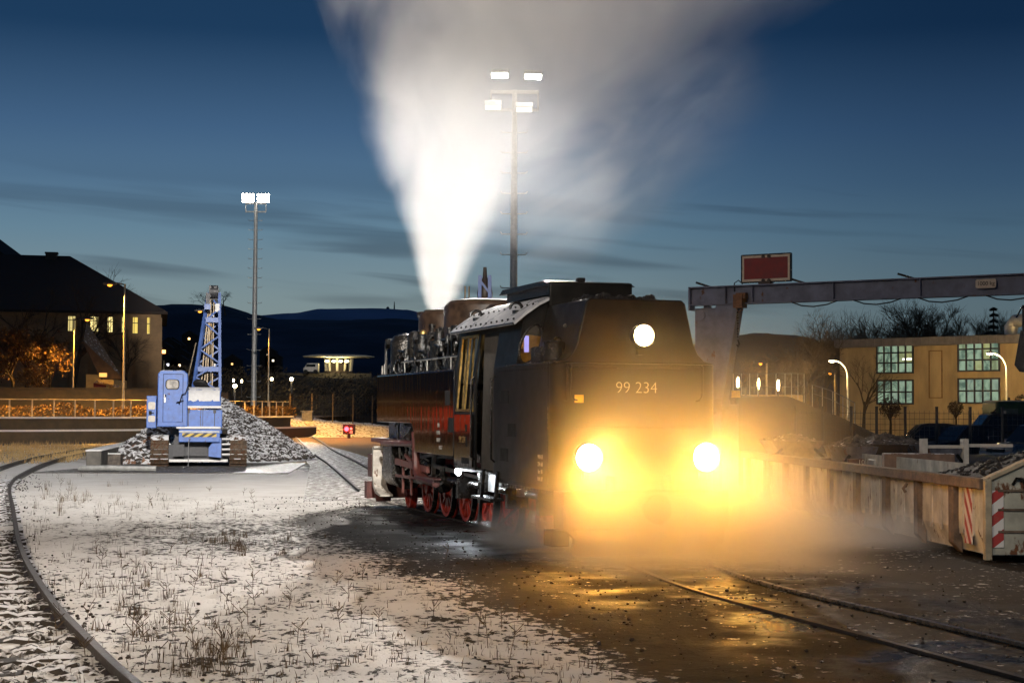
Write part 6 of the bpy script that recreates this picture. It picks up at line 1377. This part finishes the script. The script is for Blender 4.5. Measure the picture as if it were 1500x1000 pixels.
# parked cars
def car(label, x, y, rz, m, L=4.3, Wc=1.75, H=1.5, suv=False):
    T = thing('parked_car', label, 'car', (x, y, 0), rz, 'cars parked behind the mesh fence')
    hb = .58*H; low = [(-L/2, .35), (-L/2+.05, hb-.1), (-L/2+.15, hb), (-L*.28, hb+.06), (L*.22, hb+.04), (L/2-.12, hb-.08), (L/2, hb-.28), (L/2-.02, .32), (L*.4, .25), (-L*.42, .25)]
    b = MB(); b.prism(low, 'y', -Wc/2, Wc/2); b.o('body', m, T, bevel=.10)
    b = MB(); sl = [(-L*.44 if suv else -L*.36, hb), (-L*.38 if suv else -L*.2, H-.06), (-L*.3 if suv else -L*.12, H), (L*.06, H), (L*.12, H-.05), (L*.26, hb)]
    n = len(sl); vs = [(x_, -Wc/2*(.96 if z < hb+.05 else .80), z) for x_, z in sl]+[(x_, Wc/2*(.96 if z < hb+.05 else .80), z) for x_, z in sl]
    b.add(vs, [tuple(range(n-1, -1, -1)), tuple(range(n, 2*n))]+[(i, (i+1) % n, n+(i+1) % n, n+i) for i in range(n)]); b.o('cabin', m, T, bevel=.06)
    for s in (-1, 1):
        b = MB(); f = lambda x_, z: (x_, s*(Wc/2*(.96-.16*(z-hb)/(H-hb))+.006), z)
        b.add([f(sl[0][0]+.25, hb+.05), f(-L*.05, hb+.05), f(-L*.05, H-.12), f(sl[1][0]+.12, H-.13)], [(0,1,2,3)]); b.add([f(0, hb+.05), f(L*.21, hb+.05), f(L*.10, H-.13), f(0, H-.12)], [(0,1,2,3)]); b.o('side_window', M['glassd'], T, smooth=False)
    b = MB(); b.add([(L*.255, -Wc*.42, hb+.03), (L*.255, Wc*.42, hb+.03), (L*.13, Wc*.37, H-.08), (L*.13, -Wc*.37, H-.08)], [(0,1,2,3)]); b.V = [(v[0]+.02, v[1], v[2]+.012) for v in b.V]; b.o('windscreen', M['glassd'], T, smooth=False)
    for xx in (-L*.31, L*.31):
        for s in (-1, 1):
            b = MB(); b.cyl((xx, s*(Wc/2-.18), .32), (xx, s*(Wc/2+.01), .32), .32, n=20); wh = b.o('wheel', M['rubber'], T); b = MB(); b.cyl((xx, s*(Wc/2+.005), .32), (xx, s*(Wc/2+.02), .32), .2, n=14); b.o('rim', M['galv'], wh)
    for s in (-1, 1): b = MB(); b.rb((L/2-.06, s*Wc*.36, hb-.2), (.1, .34, .13), Matrix.Identity(3)); b.o('headlight', M['signw'], T, bevel=.02)
    b = MB(); b.b(L/2-.02, L/2+.015, -Wc*.25, Wc*.25, hb-.3, hb-.18); b.b(L/2-.03, L/2+.012, -Wc*.4, Wc*.4, .3, .42); b.o('grille', M['rubber'], T)
    for s in (-1, 1): b = MB(); b.rb((L*.2, s*(Wc/2+.06), hb+.1), (.1, .16, .11), Matrix.Identity(3)); b.o('wing_mirror', m, T, bevel=.02)
    return T
car('dark rounded car parked leftmost behind the mesh fence', at(1366, 640, 66).x, 66, R(172), M['cardark'], 4.4, 1.8, 1.55)
car('dark blue car parked in the middle, pale side window', at(1424, 640, 63.5).x, 63.8, R(196), M['carblue'], 4.2, 1.75, 1.5)
car('silver fronted off road car at the right picture edge', at(1500, 640, 58).x+.5, 57.2, R(203), M['carsilver'], 4.4, 1.85, 1.62, True)
car('tall boxy dark car standing before the green truck', at(1455, 630, 72).x, 71.5, R(180), M['cardark'], 4.2, 1.8, 1.95, True)
T = thing('green_truck', 'dark green truck with snow on its roof at the right edge', 'truck', (at(1465, 620, 80).x, 80, 0)); k8 = 80/2370; zt_ = at(1480, 588, 80).z
b = MB(); b.b(-.2, 6, 0, 2.4, .7, zt_); b.o('body', M['green'], T, bevel=.1); b = MB(); b.b(-.1, 6, 0.05, 2.35, zt_, zt_+.06); b.o('snow_cover', M['white'], T, bevel=.02)
b = MB(); b.b(-.02, .9, -.02, -.003, zt_-.95, zt_-.35); b.o('side_window', M['glassd'], T); b = MB(); b.b(1.6, 4.5, -.02, -.003, zt_-.9, zt_-.35); b.o('side_window', M['glassd'], T)
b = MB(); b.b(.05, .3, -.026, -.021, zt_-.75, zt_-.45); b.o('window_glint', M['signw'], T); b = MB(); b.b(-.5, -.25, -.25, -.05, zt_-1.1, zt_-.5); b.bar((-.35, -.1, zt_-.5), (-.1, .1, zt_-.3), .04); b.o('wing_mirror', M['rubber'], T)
for xx in (.9, 4.6): b = MB(); b.cyl((xx, -.02, .5), (xx, 2.42, .5), .5, n=18); b.o('wheel', M['rubber'], T)
b = MB(); b.tube([(.6, .5, zt_+.06), (.6, .5, zt_+.2)], .06); b.tube([(1.6, .5, zt_+.06), (1.6, .5, zt_+.22)], .06); b.o('roof_beacon', M['brown'], T)
# ------------------------------------------------------------------ red trolley added unseen beyond the left edge, for the tank's red reflection
T = thing('mirror_trolley', 'small unseen red trolley added beyond the left picture edge for the tank reflection', 'rail vehicle', (-34.7, 78.0, 0), R(30))
b = MB(); b.b(-2.5, 2.5, -1.1, 1.1, .8, 2.1); b.b(-2.5, -.2, -1.1, 1.1, 2.1, 3.0); b.o('body', pm('trolley_red', (.60, .035, .010), .5, 0, .1, 2), T, bevel=.06); b = MB(); b.b(-2.6, -.1, -1.2, 1.2, 3.0, 3.08); b.o('roof', M['galv'], T)
b = MB(); b.b(-2.2, -.5, -1.115, -1.102, 2.2, 2.85); b.o('window', M['glassd'], T)
for x in (-1.6, 1.6): b = MB(); b.cyl((x, -.6, .4), (x, -.5, .4), .4, n=18); b.cyl((x, .5, .4), (x, .6, .4), .4, n=18); b.o('wheel_set', M['iron'], T)
spot('trolley_fill_spot', (-27.5, 66, 7.5), (-34.7, 77.5, 1.8), 6000, (1, .55, .22), 60, .8)  # added spot without a lamp, lights the trolley for its reflection
# ------------------------------------------------------------------ steam
def vol_mat(name, build, step=1.0):
    m = bpy.data.materials.new(name); m.use_nodes = True; t = NT(m.node_tree); t.nodes.clear()
    oc = t.n('ShaderNodeTexCoord').outputs['Object']
    dens, col, an = build(t, oc)
    pv = t.n('ShaderNodeVolumePrincipled', {'Color': (*col, 1), 'Density': dens, 'Anisotropy': an})
    t.links.new(pv.outputs[0], t.n('ShaderNodeOutputMaterial').inputs['Volume'])
    m.cycles.volume_step_rate = step
    return m
def plume(t, oc):
    x, y, z = t.xyz(oc); z0 = t.m('MAXIMUM', z, 0.0)
    # the plume leans and widens: noise is stretched along the flow
    k = t.m('ADD', 1.0, t.m('MULTIPLY', z0, .45))
    nv = t.n('ShaderNodeCombineXYZ', {0: t.m('DIVIDE', x, k), 1: t.m('DIVIDE', y, k), 2: t.m('MULTIPLY', z, .16)})
    n1 = t.noise(nv, 2.6, 4, .55, .4); n2 = t.noise(t.mapv(oc, (1, 1, .6)), .7, 5, .6, .6)
    left = t.m('SUBTRACT', -.22, t.m('MULTIPLY', z0, .30)); right = t.m('ADD', .34, t.m('ADD', t.m('MULTIPLY', z0, .27), t.m('MULTIPLY', t.m('MULTIPLY', z0, z0), .125)))
    wd = t.m('SUBTRACT', right, left); s = t.m('DIVIDE', t.m('SUBTRACT', x, left), wd)
    s = t.m('ADD', s, t.m('MULTIPLY', t.m('ADD', t.m('SUBTRACT', n1, .5), t.m('MULTIPLY', t.m('SUBTRACT', n2, .5), .9)), .34))
    T_ = t.m('ADD', .42, t.m('MULTIPLY', z0, .30)); ty = t.m('DIVIDE', t.m('ABSOLUTE', y), T_)
    e = t.m('MULTIPLY', t.step(s, -.04, .36), t.step(s, 1.10, .22)); e = t.m('MULTIPLY', e, t.step(ty, 1.0, .35))
    e = t.m('MULTIPLY', e, t.step(n2, .25, .70, .50, 1.25))
    d = t.m('DIVIDE', 2.6, t.m('ADD', .85, t.m('MULTIPLY', t.m('POWER', z0, 1.35), .50)))
    d = t.m('MULTIPLY', t.m('MULTIPLY', d, e), t.m('MULTIPLY', t.step(z, -.35, .25), t.step(z, 9.6, 7.5)))
    return d, (.95, .94, .92), .45
c0_ = lw(0, 11.35, 4.08); b = MB(); n = 24; secs = []
zs = [-.3, .0, .5, 1.2, 2.0, 3.0, 4.2, 5.6, 7.2, 9.6]
for z in zs:
    zz = max(0, z); l = -.32-.36*zz; r = .46+.30*zz+.135*zz*zz; ty = .46+.32*zz; cx = (l+r)/2; w2 = (r-l)/2
    for i in range(n):
        a = 2*pi*i/n; ca_, sa_ = cos(a), sin(a); p_ = 2.8
        b.V.append((cx+w2*math.copysign(abs(ca_)**(2/p_), ca_), ty*math.copysign(abs(sa_)**(2/p_), sa_), z))
b.F += [(j*n+i, j*n+(i+1) % n, (j+1)*n+(i+1) % n, (j+1)*n+i) for j in range(len(zs)-1) for i in range(n)]+[tuple(range(n-1, -1, -1)), tuple(range((len(zs)-1)*n, len(zs)*n))]
o = b.o('steam_plume', vol_mat('steam_plume', plume, .55)); o.location = c0_; tag(o, 'huge white steam plume widening from the locomotive chimney into the night sky', 'steam', kind='stuff')
# thinner drift blown to the right of the plume
def drift(t, oc):
    x, y, z = t.xyz(oc)
    n1 = t.noise(t.mapv(oc, (.35, .5, .9)), 1.2, 4, .55, .5)
    r = t.n('ShaderNodeVectorMath', {0: t.mapv(oc, (1/4.8, 1/2.0, 1/2.7))}, operation='LENGTH').outputs['Value']
    d = t.m('MULTIPLY', t.step(r, 1.0, .2), t.step(n1, .28, .75)); return t.m('MULTIPLY', d, .20), (.95, .94, .92), .4
def blob(name, mat, c, rad, rot, label):
    b = MB(); b.lathe([(.001, -1)]+[(cos(a), sin(a)) for a in [R(q) for q in range(-75, 76, 15)]]+[(.001, 1)], (0, 0, 0), n=24)
    b.V = [(v[0]*rad[0], v[1]*rad[1], v[2]*rad[2]) for v in b.V]; o = b.o(name, mat); o.location = c; o.rotation_euler = rot
    return tag(o, label, 'steam', kind='stuff')
p = at(880, 215, 35.5); blob('steam_drift', vol_mat('steam_drift', drift, .8), p, (4.8, 2.0, 2.7), (0, R(-30), 0), 'thin grey steam drifting to the right below the main plume')
# amber lit steam in front of the bunker, steam creeping over the ground
def front(t, oc):
    x, y, z = t.xyz(oc)
    n1 = t.noise(oc, .9, 3, .5)
    fx = t.step(t.m('ABSOLUTE', t.m('SUBTRACT', x, .15)), 2.3, .9); fy = t.m('MULTIPLY', t.step(y, -4.3, -1.6), t.step(y, .55, -.05)); fz = t.step(z, 3.9, .3)
    low = t.step(z, 1.6, .5)
    d = t.m('MULTIPLY', t.m('MULTIPLY', fx, fy), t.m('ADD', t.m('MULTIPLY', t.m('POWER', fz, 1.4), .29), t.m('MULTIPLY', low, .60)))
    return t.m('MULTIPLY', d, t.step(n1, .25, .7, .6, 1.2)), (.95, .93, .9), .1
b = MB(); pf = [(-2.4, .02), (2.7, .02), (2.7, 1.6), (2.2, 3.6), (1.4, 4.0), (-1.2, 4.0), (-2.0, 3.4), (-2.4, 1.6)]; b.prism(pf, 'y', -4.35, .6)
o = b.o('lamp_steam', vol_mat('lamp_steam', front, .8)); o.location = LO; o.rotation_euler = (0, 0, TH); tag(o, 'amber lit steam hanging in front of the three headlamps', 'steam', kind='stuff')
def creep(t, oc):
    x, y, z = t.xyz(oc)
    n1 = t.noise(t.mapv(oc, (.5, .8, 1.2)), 1.3, 4, .55, .3)
    rx = t.m('DIVIDE', t.m('ABSOLUTE', x), 4.6); ry = t.m('DIVIDE', t.m('ABSOLUTE', y), 2.1)
    r = t.m('SQRT', t.m('ADD', t.m('MULTIPLY', rx, rx), t.m('MULTIPLY', ry, ry)))
    top = t.m('ADD', .18, t.m('MULTIPLY', t.step(r, 1.0, .0), .95)); top = t.m('MULTIPLY', top, t.step(n1, .2, .75, .6, 1.4))
    d = t.m('MULTIPLY', t.step(r, 1.0, .35), t.step(t.m('DIVIDE', z, top), 1.0, .25)); return t.m('MULTIPLY', d, .62), (.95, .94, .92), .1
b = MB(); vs = []
for zz, f in ((.0, 1.0), (.35, 1.0), (.9, .8), (1.5, .45)): vs += [(4.6*f*cos(2*pi*i/28), 2.1*f*sin(2*pi*i/28), zz) for i in range(28)]
b.add(vs, [(j*28+i, j*28+(i+1) % 28, (j+1)*28+(i+1) % 28, (j+1)*28+i) for j in range(3) for i in range(28)]+[tuple(range(27, -1, -1)), tuple(range(84, 112))])
o = b.o('ground_steam', vol_mat('ground_steam', creep, .6)); p = gr(1090, 800); o.location = (p.x, p.y-.1, .03); o.rotation_euler = (0, 0, R(8)); tag(o, 'low pale steam creeping over the ground towards the skip', 'steam', kind='stuff')
def jet(t, oc):
    x, y, z = t.xyz(oc); n1 = t.noise(oc, 2.4, 3, .5)
    r = t.n('ShaderNodeVectorMath', {0: t.mapv(oc, (1/.85, 1/.6, 1/.45))}, operation='LENGTH').outputs['Value']
    return t.m('MULTIPLY', t.m('MULTIPLY', t.step(r, 1.0, .2), t.step(n1, .25, .7, .5, 1.3)), 1.7), (.95, .95, .95), .1
blob('steam_jet', vol_mat('steam_jet', jet, .8), lw(-1.35, 1.1, .34), (.85, .6, .45), (0, 0, TH), 'small white steam jet hissing out under the bunker beside the step')
